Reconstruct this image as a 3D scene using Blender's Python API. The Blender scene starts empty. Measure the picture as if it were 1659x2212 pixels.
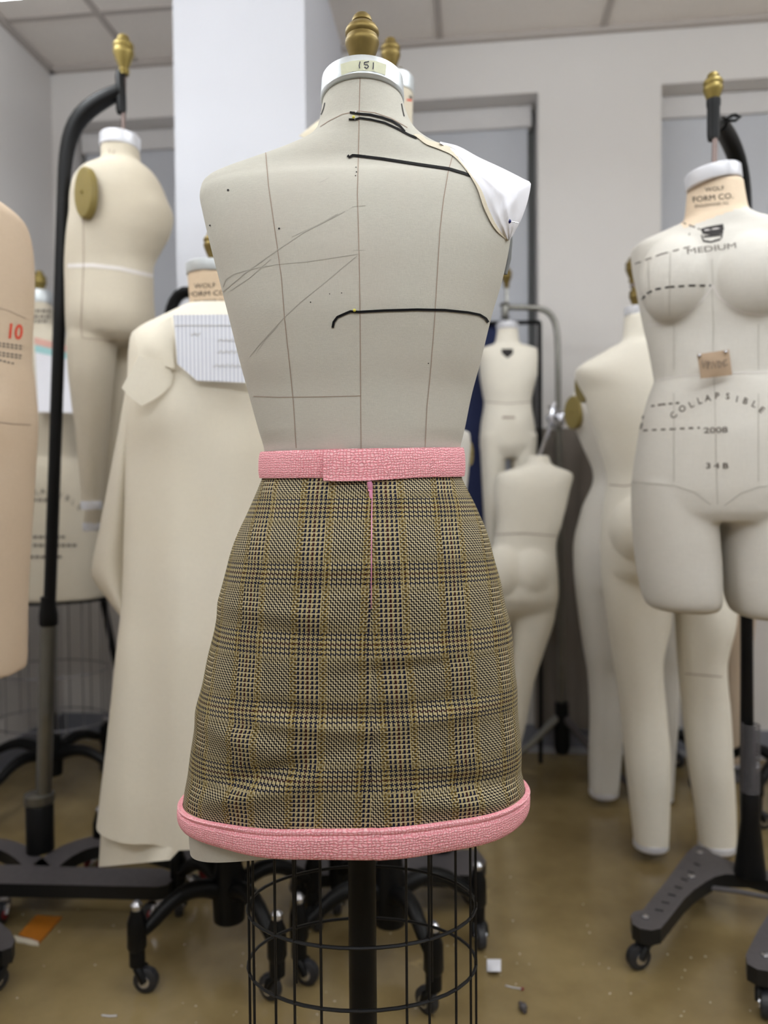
import bpy, bmesh, math, random
from mathutils import Vector, Matrix
from mathutils.bvhtree import BVHTree
random.seed(7)
SC = bpy.context.scene
COL = SC.collection
PI = math.pi
R = math.radians

# ------------------------------------------------------------------ camera
W, H, FPX = 1659.0, 2212.0, 1662.0
YAW, PITCH, ROLL, CAMZ = R(6.5), R(-1.6), R(-0.45), 1.02
CM = (Matrix.Translation((0, 0, CAMZ)) @ Matrix.Rotation(YAW, 4, 'Z') @
      Matrix.Rotation(PI/2 + PITCH, 4, 'X') @ Matrix.Rotation(ROLL, 4, 'Z'))
cam_d = bpy.data.cameras.new('camera')
cam = bpy.data.objects.new('camera', cam_d)
COL.objects.link(cam)
cam.matrix_world = CM
cam_d.sensor_fit = 'VERTICAL'
cam_d.sensor_height = 34.6
cam_d.sensor_width = 34.6*W/H
cam_d.lens = 34.6*FPX/H
cam_d.clip_start = 0.02
cam_d.dof.use_dof = True
cam_d.dof.focus_distance = 0.90
cam_d.dof.aperture_fstop = 2.9
SC.camera = cam
SC.view_settings.view_transform = 'Standard'
SC.view_settings.look = 'None'
SC.view_settings.exposure = 0.16
SC.view_settings.gamma = 1.0
SC.view_settings.use_curve_mapping = False

# ------------------------------------------------------------------ world and lamps
LAMP = 11.5           # strength of the unseen ceiling lamps' diffusers
world = bpy.data.worlds.new('world')
SC.world = world
world.use_nodes = True
world.node_tree.nodes['Background'].inputs[0].default_value = (0.75, 0.8, 0.9, 1)
world.node_tree.nodes['Background'].inputs[1].default_value = 0.15
SC.cycles.max_bounces = 8
SC.cycles.diffuse_bounces = 5
SC.cycles.use_denoising = True

EYE = Vector((0, 0, CAMZ))
FW = Vector((-math.sin(YAW), math.cos(YAW), 0))
RT = Vector((math.cos(YAW), math.sin(YAW), 0))
UP = Vector((0, 0, 1))
M3 = CM.to_3x3()

def ray(px, py):
    return (M3 @ Vector(((px-W/2)/FPX, -(py-H/2)/FPX, -1))).normalized()
def at(px, py, d):
    r = ray(px, py)
    return EYE + r*(d/r.dot(FW))
def fl(px, py, z=0.0):
    r = ray(px, py)
    return EYE + r*((z-CAMZ)/r.z)
def onY(px, py, y):
    r = ray(px, py)
    return EYE + r*(y/r.y)

# ------------------------------------------------------------------ materials
def lin(c):
    return tuple(((v/255)/12.92 if v/255 <= 0.04045 else ((v/255+0.055)/1.055)**2.4) for v in c) + (1,)
class NT:
    def __init__(s, name):
        s.m = bpy.data.materials.new(name); s.m.use_nodes = True
        s.t = s.m.node_tree; s.b = s.t.nodes['Principled BSDF']
    def n(s, typ, **kw):
        x = s.t.nodes.new(typ)
        for k, v in kw.items():
            if k.startswith('i_'):
                x.inputs[int(k[2:]) if k[2:].isdigit() else k[2:].replace('_', ' ')].default_value = v
            else: setattr(x, k, v)
        return x
    def l(s, a, b): s.t.links.new(a, b)
    def math(s, op, a, b=None, c=None):
        x = s.t.nodes.new('ShaderNodeMath'); x.operation = op
        for i, v in enumerate((a, b, c)):
            if v is None: continue
            if isinstance(v, (int, float)): x.inputs[i].default_value = v
            else: s.l(v, x.inputs[i])
        return x.outputs[0]
    def mix(s, f, a, b):
        x = s.t.nodes.new('ShaderNodeMix'); x.data_type = 'RGBA'
        for i, v in ((0, f), (6, a), (7, b)):
            if isinstance(v, (int, float)): x.inputs[i].default_value = v
            elif isinstance(v, tuple): x.inputs[i].default_value = v
            else: s.l(v, x.inputs[i])
        return x.outputs[2]
    def bump(s, h, strength=0.3, dist=0.001):
        x = s.n('ShaderNodeBump'); x.inputs['Strength'].default_value = strength
        x.inputs['Distance'].default_value = dist
        s.l(h, x.inputs['Height']); s.l(x.outputs[0], s.b.inputs['Normal'])
def plain(name, c, rough=0.6, metal=0.0, var=0.06, scale=30, bump=0.0, spec=0.5):
    n = NT(name)
    n.b.inputs['Specular IOR Level'].default_value = spec
    n.b.inputs['Roughness'].default_value = rough
    n.b.inputs['Metallic'].default_value = metal
    tc = n.n('ShaderNodeTexCoord')
    no = n.n('ShaderNodeTexNoise'); no.inputs['Scale'].default_value = scale; no.inputs['Detail'].default_value = 4
    n.l(tc.outputs['Object'], no.inputs['Vector'])
    a = lin(c); lo = tuple(x*(1-var*2) for x in a[:3])+(1,); hi = tuple(min(1, x*(1+var*2)) for x in a[:3])+(1,)
    n.l(n.mix(no.outputs[0], lo, hi), n.b.inputs['Base Color'])
    if bump: n.bump(no.outputs[0], bump, 0.002)
    return n.m
def emis(name, c, s):
    n = NT(name)
    n.b.inputs['Base Color'].default_value = lin(c)
    n.b.inputs['Emission Color'].default_value = lin(c)
    n.b.inputs['Emission Strength'].default_value = s
    return n.m
def linen(name, c, warm=None, weave=900, amt=0.10, stain=0.5):
    n = NT(name); n.b.inputs['Roughness'].default_value = 0.92
    n.b.inputs['Specular IOR Level'].default_value = 0.15
    tc = n.n('ShaderNodeTexCoord')
    outs = []
    for sc in ((weave*0.10, weave*0.10, weave*1.3), (weave*1.3, weave*1.3, weave*0.10)):
        mp = n.n('ShaderNodeMapping'); mp.inputs['Scale'].default_value = sc
        n.l(tc.outputs['Object'], mp.inputs['Vector'])
        no = n.n('ShaderNodeTexNoise'); no.inputs['Scale'].default_value = 1.0
        no.inputs['Detail'].default_value = 3; no.inputs['Roughness'].default_value = 0.7
        n.l(mp.outputs[0], no.inputs['Vector']); outs.append(no.outputs[0])
    w = n.math('MULTIPLY', n.math('ADD', outs[0], outs[1]), 0.5)
    w2 = n.math('MULTIPLY_ADD', n.math('SUBTRACT', w, 0.5), 3.2, 0.5)
    a = lin(c); lo = tuple(x*(1-amt*1.6) for x in a[:3])+(1,); hi = tuple(min(1, x*(1+amt*1.6)) for x in a[:3])+(1,)
    cx = n.n('ShaderNodeClamp'); n.l(w2, cx.inputs[0])
    base = n.mix(cx.outputs[0], lo, hi)
    big = n.n('ShaderNodeTexNoise'); big.inputs['Scale'].default_value = 5; big.inputs['Detail'].default_value = 5
    n.l(tc.outputs['Object'], big.inputs['Vector'])
    rp = n.n('ShaderNodeValToRGB'); n.l(big.outputs[0], rp.inputs[0])
    rp.color_ramp.elements[0].position = 0.45; rp.color_ramp.elements[1].position = 0.75
    wc = lin(warm or (c[0]-6, c[1]-16, c[2]-26))
    f = n.math('MULTIPLY', rp.outputs[0], stain)
    n.l(n.mix(f, base, wc), n.b.inputs['Base Color'])
    n.bump(w2, 0.25, 0.0006)
    return n.m

def plaid():
    n = NT('checked_wool'); n.b.inputs['Roughness'].default_value = 0.85
    n.b.inputs['Specular IOR Level'].default_value = 0.2
    uv = n.n('ShaderNodeUVMap'); uv.uv_map = 'weave'
    sp = n.n('ShaderNodeSeparateXYZ'); n.l(uv.outputs[0], sp.inputs[0])
    T = 0.00135; N = 58.0
    cream, black = lin((188, 174, 142)), lin((16, 13, 17))
    navy, maroon, olive, gold = lin((19, 20, 42)), lin((50, 20, 25)), lin((104, 84, 38)), lin((170, 155, 112))
    def seq(coord, olive, amount):
        i = n.math('FLOOR', n.math('DIVIDE', coord, T))
        p = n.math('FLOORED_MODULO', n.math('ADD', i, 28), N)           # the dark band is centred on p = 28
        q = n.math('ABSOLUTE', n.math('SUBTRACT', n.math('ADD', p, 0.5), 27.0))
        inband = n.math('LESS_THAN', q, 10)
        inol = n.math('MULTIPLY', n.math('GREATER_THAN', q, 10), n.math('LESS_THAN', q, 16))
        cen = n.math('LESS_THAN', q, 1.2)
        f2 = n.math('LESS_THAN', n.math('FLOORED_MODULO', p, 2), 1)
        f4 = n.math('LESS_THAN', n.math('FLOORED_MODULO', n.math('SUBTRACT', p, 18), 4), 2)
        band = n.mix(f4, gold, n.mix(cen, navy, maroon))
        fine = n.mix(f2, cream, black)
        ol4 = n.math('LESS_THAN', n.math('FLOORED_MODULO', p, 3), 2)
        c = n.mix(inband, fine, band)
        return n.mix(n.math('MULTIPLY', inol, amount), c, n.mix(ol4, gold, olive)), i, inband, f4
    cu, i, bu_, du_ = seq(sp.outputs[0], olive, 1.0); cv, j, bv_, dv_ = seq(sp.outputs[1], lin((80, 68, 40)), 0.45)
    ij = n.math('ADD', i, j); both = n.math('MULTIPLY', bu_, bv_)
    tw2 = n.math('LESS_THAN', n.math('FLOORED_MODULO', ij, 4), 2); pl2 = n.math('LESS_THAN', n.math('FLOORED_MODULO', ij, 2), 1)
    inv = lambda a: n.math('SUBTRACT', 1.0, a)
    j4 = n.math('FLOORED_MODULO', j, 4)
    j3, j2 = n.math('GREATER_THAN', j4, 2.5), n.math('COMPARE', j4, 2.0, 0.4)
    speck = n.math('MULTIPLY', n.math('MULTIPLY', inv(du_), j2), n.math('FLOORED_MODULO', i, 2))
    wf = inv(n.math('MAXIMUM', j3, speck))
    m_wf, m_fw = n.math('MULTIPLY', bu_, inv(bv_)), n.math('MULTIPLY', bv_, inv(bu_))
    rest = n.math('MULTIPLY', inv(bu_), inv(bv_))
    tw = n.math('ADD', n.math('ADD', n.math('MULTIPLY', both, pl2), n.math('MULTIPLY', m_wf, wf)), n.math('MULTIPLY', n.math('ADD', m_fw, rest), tw2))
    n.l(n.mix(tw, cv, cu), n.b.inputs['Base Color'])
    hu = n.math('SINE', n.math('MULTIPLY', n.math('FRACT', n.math('DIVIDE', sp.outputs[0], T)), PI))
    hv = n.math('SINE', n.math('MULTIPLY', n.math('FRACT', n.math('DIVIDE', sp.outputs[1], T)), PI))
    n.bump(n.math('ADD', n.math('MULTIPLY', tw, hu), n.math('MULTIPLY', n.math('SUBTRACT', 1.0, tw), hv)), 0.6, 0.0006)
    return n.m
def tweed():
    n = NT('pink_tweed'); n.b.inputs['Roughness'].default_value = 0.95
    n.b.inputs['Specular IOR Level'].default_value = 0.1
    uv = n.n('ShaderNodeUVMap'); uv.uv_map = 'weave'
    no = n.n('ShaderNodeTexNoise'); no.inputs['Scale'].default_value = 160; no.inputs['Detail'].default_value = 2
    n.l(uv.outputs[0], no.inputs['Vector'])
    sc = n.n('ShaderNodeVectorMath', operation='SUBTRACT'); n.l(no.outputs[1], sc.inputs[0]); sc.inputs[1].default_value = (0.5, 0.5, 0.5)
    s2 = n.n('ShaderNodeVectorMath', operation='SCALE'); n.l(sc.outputs[0], s2.inputs[0]); s2.inputs['Scale'].default_value = 0.0062
    ad = n.n('ShaderNodeVectorMath', operation='ADD'); n.l(uv.outputs[0], ad.inputs[0]); n.l(s2.outputs[0], ad.inputs[1])
    sp = n.n('ShaderNodeSeparateXYZ'); n.l(ad.outputs[0], sp.inputs[0])
    T = 0.0031
    us, vs = n.math('DIVIDE', sp.outputs[0], T), n.math('DIVIDE', sp.outputs[1], T*1.05)
    fu, fv = n.math('FRACT', us), n.math('FRACT', vs)
    par = n.math('FLOORED_MODULO', n.math('ADD', n.math('FLOOR', us), n.math('FLOOR', vs)), 2)
    hu = n.math('MULTIPLY', n.math('SINE', n.math('MULTIPLY', fu, PI)), n.math('POWER', n.math('SINE', n.math('MULTIPLY', fv, PI)), 0.35))
    hv = n.math('MULTIPLY', n.math('SINE', n.math('MULTIPLY', fv, PI)), n.math('POWER', n.math('SINE', n.math('MULTIPLY', fu, PI)), 0.35))
    h = n.math('ADD', n.math('MULTIPLY', par, hu), n.math('MULTIPLY', n.math('SUBTRACT', 1.0, par), n.math('MULTIPLY', hv, 0.8)))
    fz = n.n('ShaderNodeTexNoise'); fz.inputs['Scale'].default_value = 900; fz.inputs['Detail'].default_value = 3
    n.l(uv.outputs[0], fz.inputs['Vector'])
    h2 = n.math('ADD', h, n.math('MULTIPLY', fz.outputs[0], 0.35))
    rp = n.n('ShaderNodeValToRGB'); n.l(n.math('MULTIPLY', h2, 0.75), rp.inputs[0])
    e = rp.color_ramp.elements
    e[0].position = 0.08; e[0].color = lin((240, 140, 152))
    e[1].position = 0.85; e[1].color = lin((255, 200, 206))
    n.l(rp.outputs[0], n.b.inputs['Base Color'])
    n.bump(h2, 0.7, 0.0016)
    return n.m
def floor_mat():
    n = NT('polished_concrete')
    tc = n.n('ShaderNodeTexCoord')
    a = n.n('ShaderNodeTexNoise'); a.inputs['Scale'].default_value = 1.7; a.inputs['Detail'].default_value = 8; a.inputs['Roughness'].default_value = 0.6
    b = n.n('ShaderNodeTexNoise'); b.inputs['Scale'].default_value = 14; b.inputs['Detail'].default_value = 6
    c = n.n('ShaderNodeTexNoise'); c.inputs['Scale'].default_value = 4.2; c.inputs['Detail'].default_value = 5; c.inputs['Distortion'].default_value = 0.8
    for x in (a, b, c): n.l(tc.outputs['Object'], x.inputs['Vector'])
    r1 = n.n('ShaderNodeValToRGB'); n.l(a.outputs[0], r1.inputs[0])
    e = r1.color_ramp.elements; e[0].position = 0.3; e[0].color = lin((104, 87, 56)); e[1].position = 0.72; e[1].color = lin((166, 146, 104))
    k = n.mix(n.math('MULTIPLY', b.outputs[0], 0.35), r1.outputs[0], lin((112, 95, 60)))
    r2 = n.n('ShaderNodeValToRGB'); n.l(c.outputs[0], r2.inputs[0])
    r2.color_ramp.elements[0].position = 0.66; r2.color_ramp.elements[1].position = 0.76
    k2 = n.mix(n.math('MULTIPLY', r2.outputs[0], 0.6), k, lin((188, 162, 110)))
    n.l(k2, n.b.inputs['Base Color'])
    rr = n.math('MULTIPLY_ADD', b.outputs[0], 0.20, 0.08)
    n.l(rr, n.b.inputs['Roughness'])
    n.bump(b.outputs[0], 0.03, 0.003)
    n.b.inputs['Specular IOR Level'].default_value = 0.8
    return n.m
def stripes(name, axis_scale=128):
    n = NT(name); n.b.inputs['Roughness'].default_value = 0.8
    uv = n.n('ShaderNodeUVMap'); uv.uv_map = 'weave'
    sp = n.n('ShaderNodeSeparateXYZ'); n.l(uv.outputs[0], sp.inputs[0])
    f = n.math('FRACT', n.math('MULTIPLY', sp.outputs[0], axis_scale))
    n.l(n.mix(n.math('MULTIPLY', n.math('LESS_THAN', f, 0.38), 0.75), lin((232, 234, 242)), lin((178, 182, 200))), n.b.inputs['Base Color'])
    return n.m

M = dict(
    wall=plain('painted_wall', (212, 208, 205), 0.85, var=0.012, scale=3),
    pillar=plain('painted_pillar', (206, 207, 214), 0.8, var=0.012, scale=3),
    ceil=plain('ceiling_tile', (226, 219, 212), 0.9, var=0.03, scale=90),
    grid=plain('ceiling_grid', (176, 168, 162), 0.7, var=0.02),
    floor=floor_mat(),
    base=plain('grey_baseboard', (126, 128, 138), 0.5, var=0.03),
    base_lip=plain('baseboard_lip', (168, 168, 174), 0.5, var=0.03),
    blind=plain('blind_fabric', (190, 192, 198), 0.85, var=0.01, scale=5),
    rail=plain('blind_rail', (206, 203, 202), 0.6, var=0.02),
    frame=plain('window_frame', (120, 122, 124), 0.5, var=0.03),
    glass=plain('dark_glass', (30, 34, 40), 0.05, var=0.02),
    linen=linen('grey_linen', (192, 189, 179), (192, 182, 172), 1400, 0.06),
    muslin=linen('cream_canvas', (200, 191, 174), (192, 179, 156), 500, 0.03, 0.35),
    muslin_w=linen('pale_canvas', (208, 204, 197), (203, 196, 184), 500, 0.03, 0.3),
    muslin_b=linen('bright_canvas', (232, 226, 213), (226, 216, 198), 500, 0.03, 0.3),
    jneck=linen('peach_neck_canvas', (222, 202, 178), (214, 190, 164), 600, 0.03, 0.3),
    muslin_p=linen('pinkish_canvas', (198, 178, 156), (190, 164, 138), 500, 0.03, 0.4),
    toile=linen('muslin_toile', (226, 219, 204), (221, 211, 188), 700, 0.03, 0.3),
    neckcloth=linen('neck_canvas', (206, 184, 158), (196, 172, 144), 600, 0.03, 0.3),
    necklight=linen('neck_linen', (206, 192, 178), (196, 176, 162), 700, 0.05, 0.4),
    seam=plain('seam_thread', (156, 138, 124), 0.9),
    pencil=plain('pencil_mark', (174, 170, 161), 0.9),
    ink=plain('black_ink', (40, 36, 36), 0.8),
    greyink=plain('faded_ink', (104, 96, 90), 0.8),
    redink=plain('red_ink', (206, 78, 56), 0.8),
    whiteseam=plain('pale_seam_tape', (216, 210, 206), 0.8),
    penink=plain('pen_ink', (22, 18, 52), 0.6),
    brass=plain('aged_brass', (122, 104, 58), 0.42, 0.7, var=0.16, scale=60, bump=0.15),
    brass2=plain('bright_brass', (136, 119, 66), 0.4, 0.7, var=0.10, scale=60),
    alu=plain('brushed_cap', (196, 200, 202), 0.42, 0.55, var=0.06, scale=60),
    whitecap=plain('white_cap', (214, 214, 220), 0.35, 0.2, var=0.03),
    tape=plain('masking_tape', (206, 207, 182), 0.7, var=0.05, scale=120),
    olive=plain('olive_arm_plate', (128, 112, 58), 0.55, 0.1, var=0.05),
    black=plain('black_enamel', (10, 10, 11), 0.42, var=0.1, spec=0.22),
    iron=plain('black_cast_iron', (84, 80, 82), 0.5, 0.2, var=0.12, scale=80, bump=0.1),
    ironside=plain('black_iron_edge', (18, 18, 19), 0.5, 0.2, var=0.1),
    wire=plain('cage_wire', (34, 34, 36), 0.4, 0.6),
    wire_grey=plain('grey_cage_wire', (120, 118, 122), 0.4, 0.6),
    steel=plain('steel_tube', (128, 126, 120), 0.3, 0.9, var=0.08),
    chrome=plain('chrome', (190, 190, 196), 0.15, 0.95),
    rod=plain('steel_rod', (110, 96, 92), 0.3, 0.8),
    rubber=plain('caster_rubber', (36, 36, 40), 0.5),
    red=plain('red_caster', (120, 26, 34), 0.45),
    plaid=plaid(), tweed=tweed(),
    satin=plain('black_satin_tape', (12, 11, 14), 0.75, spec=0.2),
    paper=plain('white_paper', (236, 236, 244), 0.7, var=0.02),
    muslin2=linen('muslin_scrap', (212, 203, 184), (204, 192, 168), 800, 0.04, 0.4),
    stripe=stripes('striped_paper'),
    card=plain('brown_card', (172, 148, 124), 0.8),
    orange=plain('orange_card', (176, 106, 24), 0.5),
    yellow=plain('yellow_pinhead', (214, 206, 90), 0.3),
    blue=plain('blue_pinhead', (28, 34, 110), 0.25),
    pinkmetal=plain('pink_zip_metal', (226, 150, 184), 0.3, 0.3),
    navycloth=plain('navy_cloth', (36, 46, 86), 0.85, var=0.1, scale=8),
    taupe=plain('taupe_shade', (112, 104, 96), 0.8, var=0.05, scale=6),  # dark colour standing in for shade on the plain wall
    unseen_diffuser=emis('unseen_lamp_diffuser', (242, 248, 252), LAMP),
    unseen_lampframe=plain('unseen_lamp_frame', (225, 225, 225), 0.5),
    mintpaper=plain('mint_paper_edge', (168, 214, 216), 0.7),
    pinkpaper=plain('pink_paper_edge', (228, 180, 168), 0.7),
)

# ------------------------------------------------------------------ mesh helpers
class MB:
    def __init__(s): s.v = []; s.f = []; s.m = []; s.uv = {}
    def add(s, vs, fs, mi=0, uvs=None):
        o = len(s.v); s.v += [Vector(v) for v in vs]
        for k, f in enumerate(fs):
            if uvs is not None: s.uv[len(s.f)] = uvs[k]
            s.f.append([i+o for i in f]); s.m.append(mi)
        return s
    def tube(s, pts, rad, seg=10, mi=0, cap=True, closed=False, smooth=0):
        pts = [Vector(p) for p in pts]; n = len(pts)
        if not isinstance(rad, (list, tuple)): rad = [rad]*n
        if smooth:
            L = [0.0]
            for a, b in zip(pts, pts[1:]): L.append(L[-1]+(b-a).length)
            q = [L[-1]*i/smooth for i in range(smooth+1)]
            cr = lambda ys, x: herm(L, ys, x)
            P2 = [Vector([cr([p[k] for p in pts], x) for k in range(3)]) for x in q]
            rad = [cr(list(rad), x) for x in q]
            for _ in range(2): P2 = [P2[0]] + [(P2[i-1]+P2[i]*2+P2[i+1])/4 for i in range(1, smooth)] + [P2[-1]]
            pts = P2; n = len(pts)
        vs = []; nrm = None
        for i, p in enumerate(pts):
            if closed: t = (pts[(i+1) % n]-pts[i-1]).normalized()
            else: t = (pts[min(i+1, n-1)]-pts[max(i-1, 0)]).normalized()
            if nrm is None:
                nrm = t.cross(Vector((0, 0, 1)))
                if nrm.length < 1e-3: nrm = t.cross(Vector((1, 0, 0)))
            nrm = (nrm - t*nrm.dot(t)).normalized(); b = t.cross(nrm)
            for k in range(seg):
                a = 2*PI*k/seg
                vs.append(p + (nrm*math.cos(a)+b*math.sin(a))*rad[i])
        fs = []
        for i in range(n if closed else n-1):
            j = (i+1) % n
            for k in range(seg):
                k2 = (k+1) % seg
                fs.append([i*seg+k, i*seg+k2, j*seg+k2, j*seg+k])
        if cap and not closed:
            fs.append(list(range(seg))[::-1]); fs.append([(n-1)*seg+k for k in range(seg)])
        return s.add(vs, fs, mi)
    def lathe(s, prof, c, seg=28, mi=0, ax=UP):
        c = Vector(c); ax = Vector(ax).normalized()
        x = ax.cross(Vector((0.3, 1, 0.1))).normalized(); y = ax.cross(x)
        vs = []; fs = []; n = len(prof)
        for r, z in prof:
            for k in range(seg):
                a = 2*PI*k/seg
                vs.append(c + ax*z + (x*math.cos(a)+y*math.sin(a))*max(r, 1e-5))
        for i in range(n-1):
            for k in range(seg):
                k2 = (k+1) % seg
                fs.append([i*seg+k, i*seg+k2, (i+1)*seg+k2, (i+1)*seg+k])
        fs.append(list(range(seg))[::-1]); fs.append([(n-1)*seg+k for k in range(seg)])
        return s.add(vs, fs, mi)
    def box(s, lo, hi, mi=0):
        x0, y0, z0 = lo; x1, y1, z1 = hi
        vs = [(x0,y0,z0),(x1,y0,z0),(x1,y1,z0),(x0,y1,z0),(x0,y0,z1),(x1,y0,z1),(x1,y1,z1),(x0,y1,z1)]
        return s.add(vs, [[3,2,1,0],[4,5,6,7],[0,1,5,4],[1,2,6,5],[2,3,7,6],[3,0,4,7]], mi)
    def prism(s, poly, vec, mi=0, mside=None):
        n = len(poly); vec = Vector(vec)
        vs = [Vector(p) for p in poly] + [Vector(p)+vec for p in poly]
        s.add(vs, [list(range(n)), list(range(2*n-1, n-1, -1))], mi)
        o = len(s.v)-2*n
        for i in range(n):
            j = (i+1) % n
            s.f.append([o+i, o+n+i, o+n+j, o+j]); s.m.append(mi if mside is None else mside)
        return s
    def grid(s, fn, nu, nv, mi=0, thick=0.0, uvfn=None):
        """fn(a, b) -> (point, outward normal); a, b in 0..1; sheet with real thickness"""
        P = [[fn(i/nu, j/nv) for i in range(nu+1)] for j in range(nv+1)]
        idx = lambda i, j: j*(nu+1)+i
        top = [p for row in P for p, q in row]; bot = [p - Vector(q)*thick for row in P for p, q in row]
        o = len(top); fs = []; uvs = []
        uf = uvfn or (lambda a, b: (a, b))
        for j in range(nv):
            for i in range(nu):
                q = [(i, j), (i+1, j), (i+1, j+1), (i, j+1)]
                fs.append([idx(*z) for z in q]); uvs.append([uf(a/nu, b/nv) for a, b in q])
                if thick:
                    fs.append([idx(*z)+o for z in q[::-1]]); uvs.append([uf(a/nu, b/nv) for a, b in q[::-1]])
        if thick:
            ring = [(i, 0) for i in range(nu)] + [(nu, j) for j in range(nv)] + [(i, nv) for i in range(nu, 0, -1)] + [(0, j) for j in range(nv, 0, -1)]
            for k in range(len(ring)):
                a, b = ring[k], ring[(k+1) % len(ring)]
                fs.append([idx(*b), idx(*a), idx(*a)+o, idx(*b)+o])
                ua, ub = uf(a[0]/nu, a[1]/nv), uf(b[0]/nu, b[1]/nv); uvs.append([ub, ua, ua, ub])
        return s.add(top + (bot if thick else []), fs, mi, uvs)
    def join(s, o, mi=0):
        k = len(s.v); b = len(s.f); s.v += o.v
        for q, f in enumerate(o.f):
            if q in o.uv: s.uv[b+q] = o.uv[q]
            s.f.append([i+k for i in f]); s.m.append(o.m[q]+mi)
        return s
    def build(s, name, mats, parent=None, sharp=40, label=None):
        if not isinstance(mats, (list, tuple)): mats = [mats]
        org = Vector((0, 0, 0)); p = parent
        while p is not None:
            org += p.location; p = p.parent
        me = bpy.data.meshes.new(name)
        me.from_pydata([tuple(v-org) for v in s.v], [], s.f)
        for m in mats: me.materials.append(m)
        me.polygons.foreach_set('material_index', s.m)
        me.polygons.foreach_set('use_smooth', [True]*len(s.f))
        if s.uv:
            lay = me.uv_layers.new(name='weave')
            for pi_, u in s.uv.items():
                for k, li in enumerate(me.polygons[pi_].loop_indices): lay.data[li].uv = u[k]
        bm = bmesh.new(); bm.from_mesh(me)
        if not s.uv: bmesh.ops.recalc_face_normals(bm, faces=bm.faces)
        bm.to_mesh(me); bm.free()
        me.set_sharp_from_angle(angle=R(sharp))
        me.update()
        o = bpy.data.objects.new(name, me); COL.objects.link(o)
        if parent is not None: o.parent = parent
        if label: o['label'] = label
        return o

def thing(name, label, cat, loc, group=None):
    o = bpy.data.objects.new(name, None); COL.objects.link(o); o.location = loc
    o.empty_display_size = 0.05
    return tag(o, label, cat, group)
def tag(o, label, cat, group=None):
    o['label'] = label; o['category'] = cat
    if group: o['group'] = group
    return o
def struct(o):
    o['kind'] = 'structure'; return o
def copy_tree(o, off, parent=None):
    c = o.copy(); COL.objects.link(c)
    if parent is not None: c.parent = parent
    else: c.location = o.location + Vector(off)
    for ch in o.children: copy_tree(ch, off, c)
    return c

def herm(xs, ys, x):
    n = len(xs)
    if x <= xs[0]: return ys[0]
    if x >= xs[-1]: return ys[-1]
    k = 0
    while x > xs[k+1]: k += 1
    def sl(i):
        if i == 0 or i == n-1:
            j = min(max(i, 1), n-1); return (ys[j]-ys[j-1])/(xs[j]-xs[j-1])
        a = (ys[i]-ys[i-1])/(xs[i]-xs[i-1]); b = (ys[i+1]-ys[i])/(xs[i+1]-xs[i])
        if a*b <= 0: return 0.0
        return 2*a*b/(a+b)
    h = xs[k+1]-xs[k]; t = (x-xs[k])/h
    return ((2*t**3-3*t*t+1)*ys[k] + (t**3-2*t*t+t)*h*sl(k) + (-2*t**3+3*t*t)*ys[k+1] + (t**3-t*t)*h*sl(k+1))
class Loft:
    """horizontal rings read off the photograph's outline at one depth, given real depths in metres
    rows: (py, x_left, x_right, near, far, exponent, tilt)"""
    def __init__(s, rows, d, e=2.3):
        s.d = d; s.rows = [tuple(r) + (e, 0.0)[len(r)-5:] if len(r) < 7 else tuple(r) for r in rows]
        s.rows.sort(key=lambda r: r[0]); s.xs = [r[0] for r in s.rows]
        s.cols = [[r[k] for r in s.rows] for k in range(7)]
    def par(s, py): return [herm(s.xs, s.cols[k], py) for k in range(1, 7)]
    def pt(s, py, th, off=0.0):
        xl, xr, rn, rf, e, ti = s.par(py)
        c = at((xl+xr)/2, py, s.d); hw = (xr-xl)/2/FPX*s.d + off
        cs, sn = math.cos(th), math.sin(th)
        u = math.copysign(abs(cs)**(2/e), cs)*hw
        dep = (rn if sn > 0 else rf) + off
        w = math.copysign(abs(sn)**(2/e), sn)*dep      # > 0 is towards the camera
        return c + RT*u - FW*w + UP*(ti*w)
    def mesh(s, n=48, step=8, y0=None, y1=None, disp=None):
        mb = MB(); y0 = s.xs[0] if y0 is None else y0; y1 = s.xs[-1] if y1 is None else y1
        k = max(2, int(round((y1-y0)/step))); vs = []
        for i in range(k+1):
            py = y0+(y1-y0)*i/k
            for a in range(n):
                th = 2*PI*a/n
                p = s.pt(py, th)
                if disp: p = disp(p, py, th)
                vs.append(p)
        fs = [[i*n+a, i*n+(a+1) % n, (i+1)*n+(a+1) % n, (i+1)*n+a] for i in range(k) for a in range(n)]
        fs.append(list(range(n))); fs.append([k*n+a for a in range(n)][::-1])
        return mb.add(vs, fs)
def ball(c, r3, axes=None):
    """ellipsoid; r3 = lateral, depth, height radii"""
    mb = MB(); vs = []; nu, nv = 24, 14
    for j in range(nv+1):
        ph = -PI/2+PI*j/nv
        for i in range(nu):
            a = 2*PI*i/nu
            vs.append(Vector(c) + RT*(r3[0]*math.cos(ph)*math.cos(a)) + FW*(r3[1]*math.cos(ph)*math.sin(a)) + UP*(r3[2]*math.sin(ph)))
    fs = [[j*nu+i, j*nu+(i+1) % nu, (j+1)*nu+(i+1) % nu, (j+1)*nu+i] for j in range(nv) for i in range(nu)]
    return mb.add(vs, fs)
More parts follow.
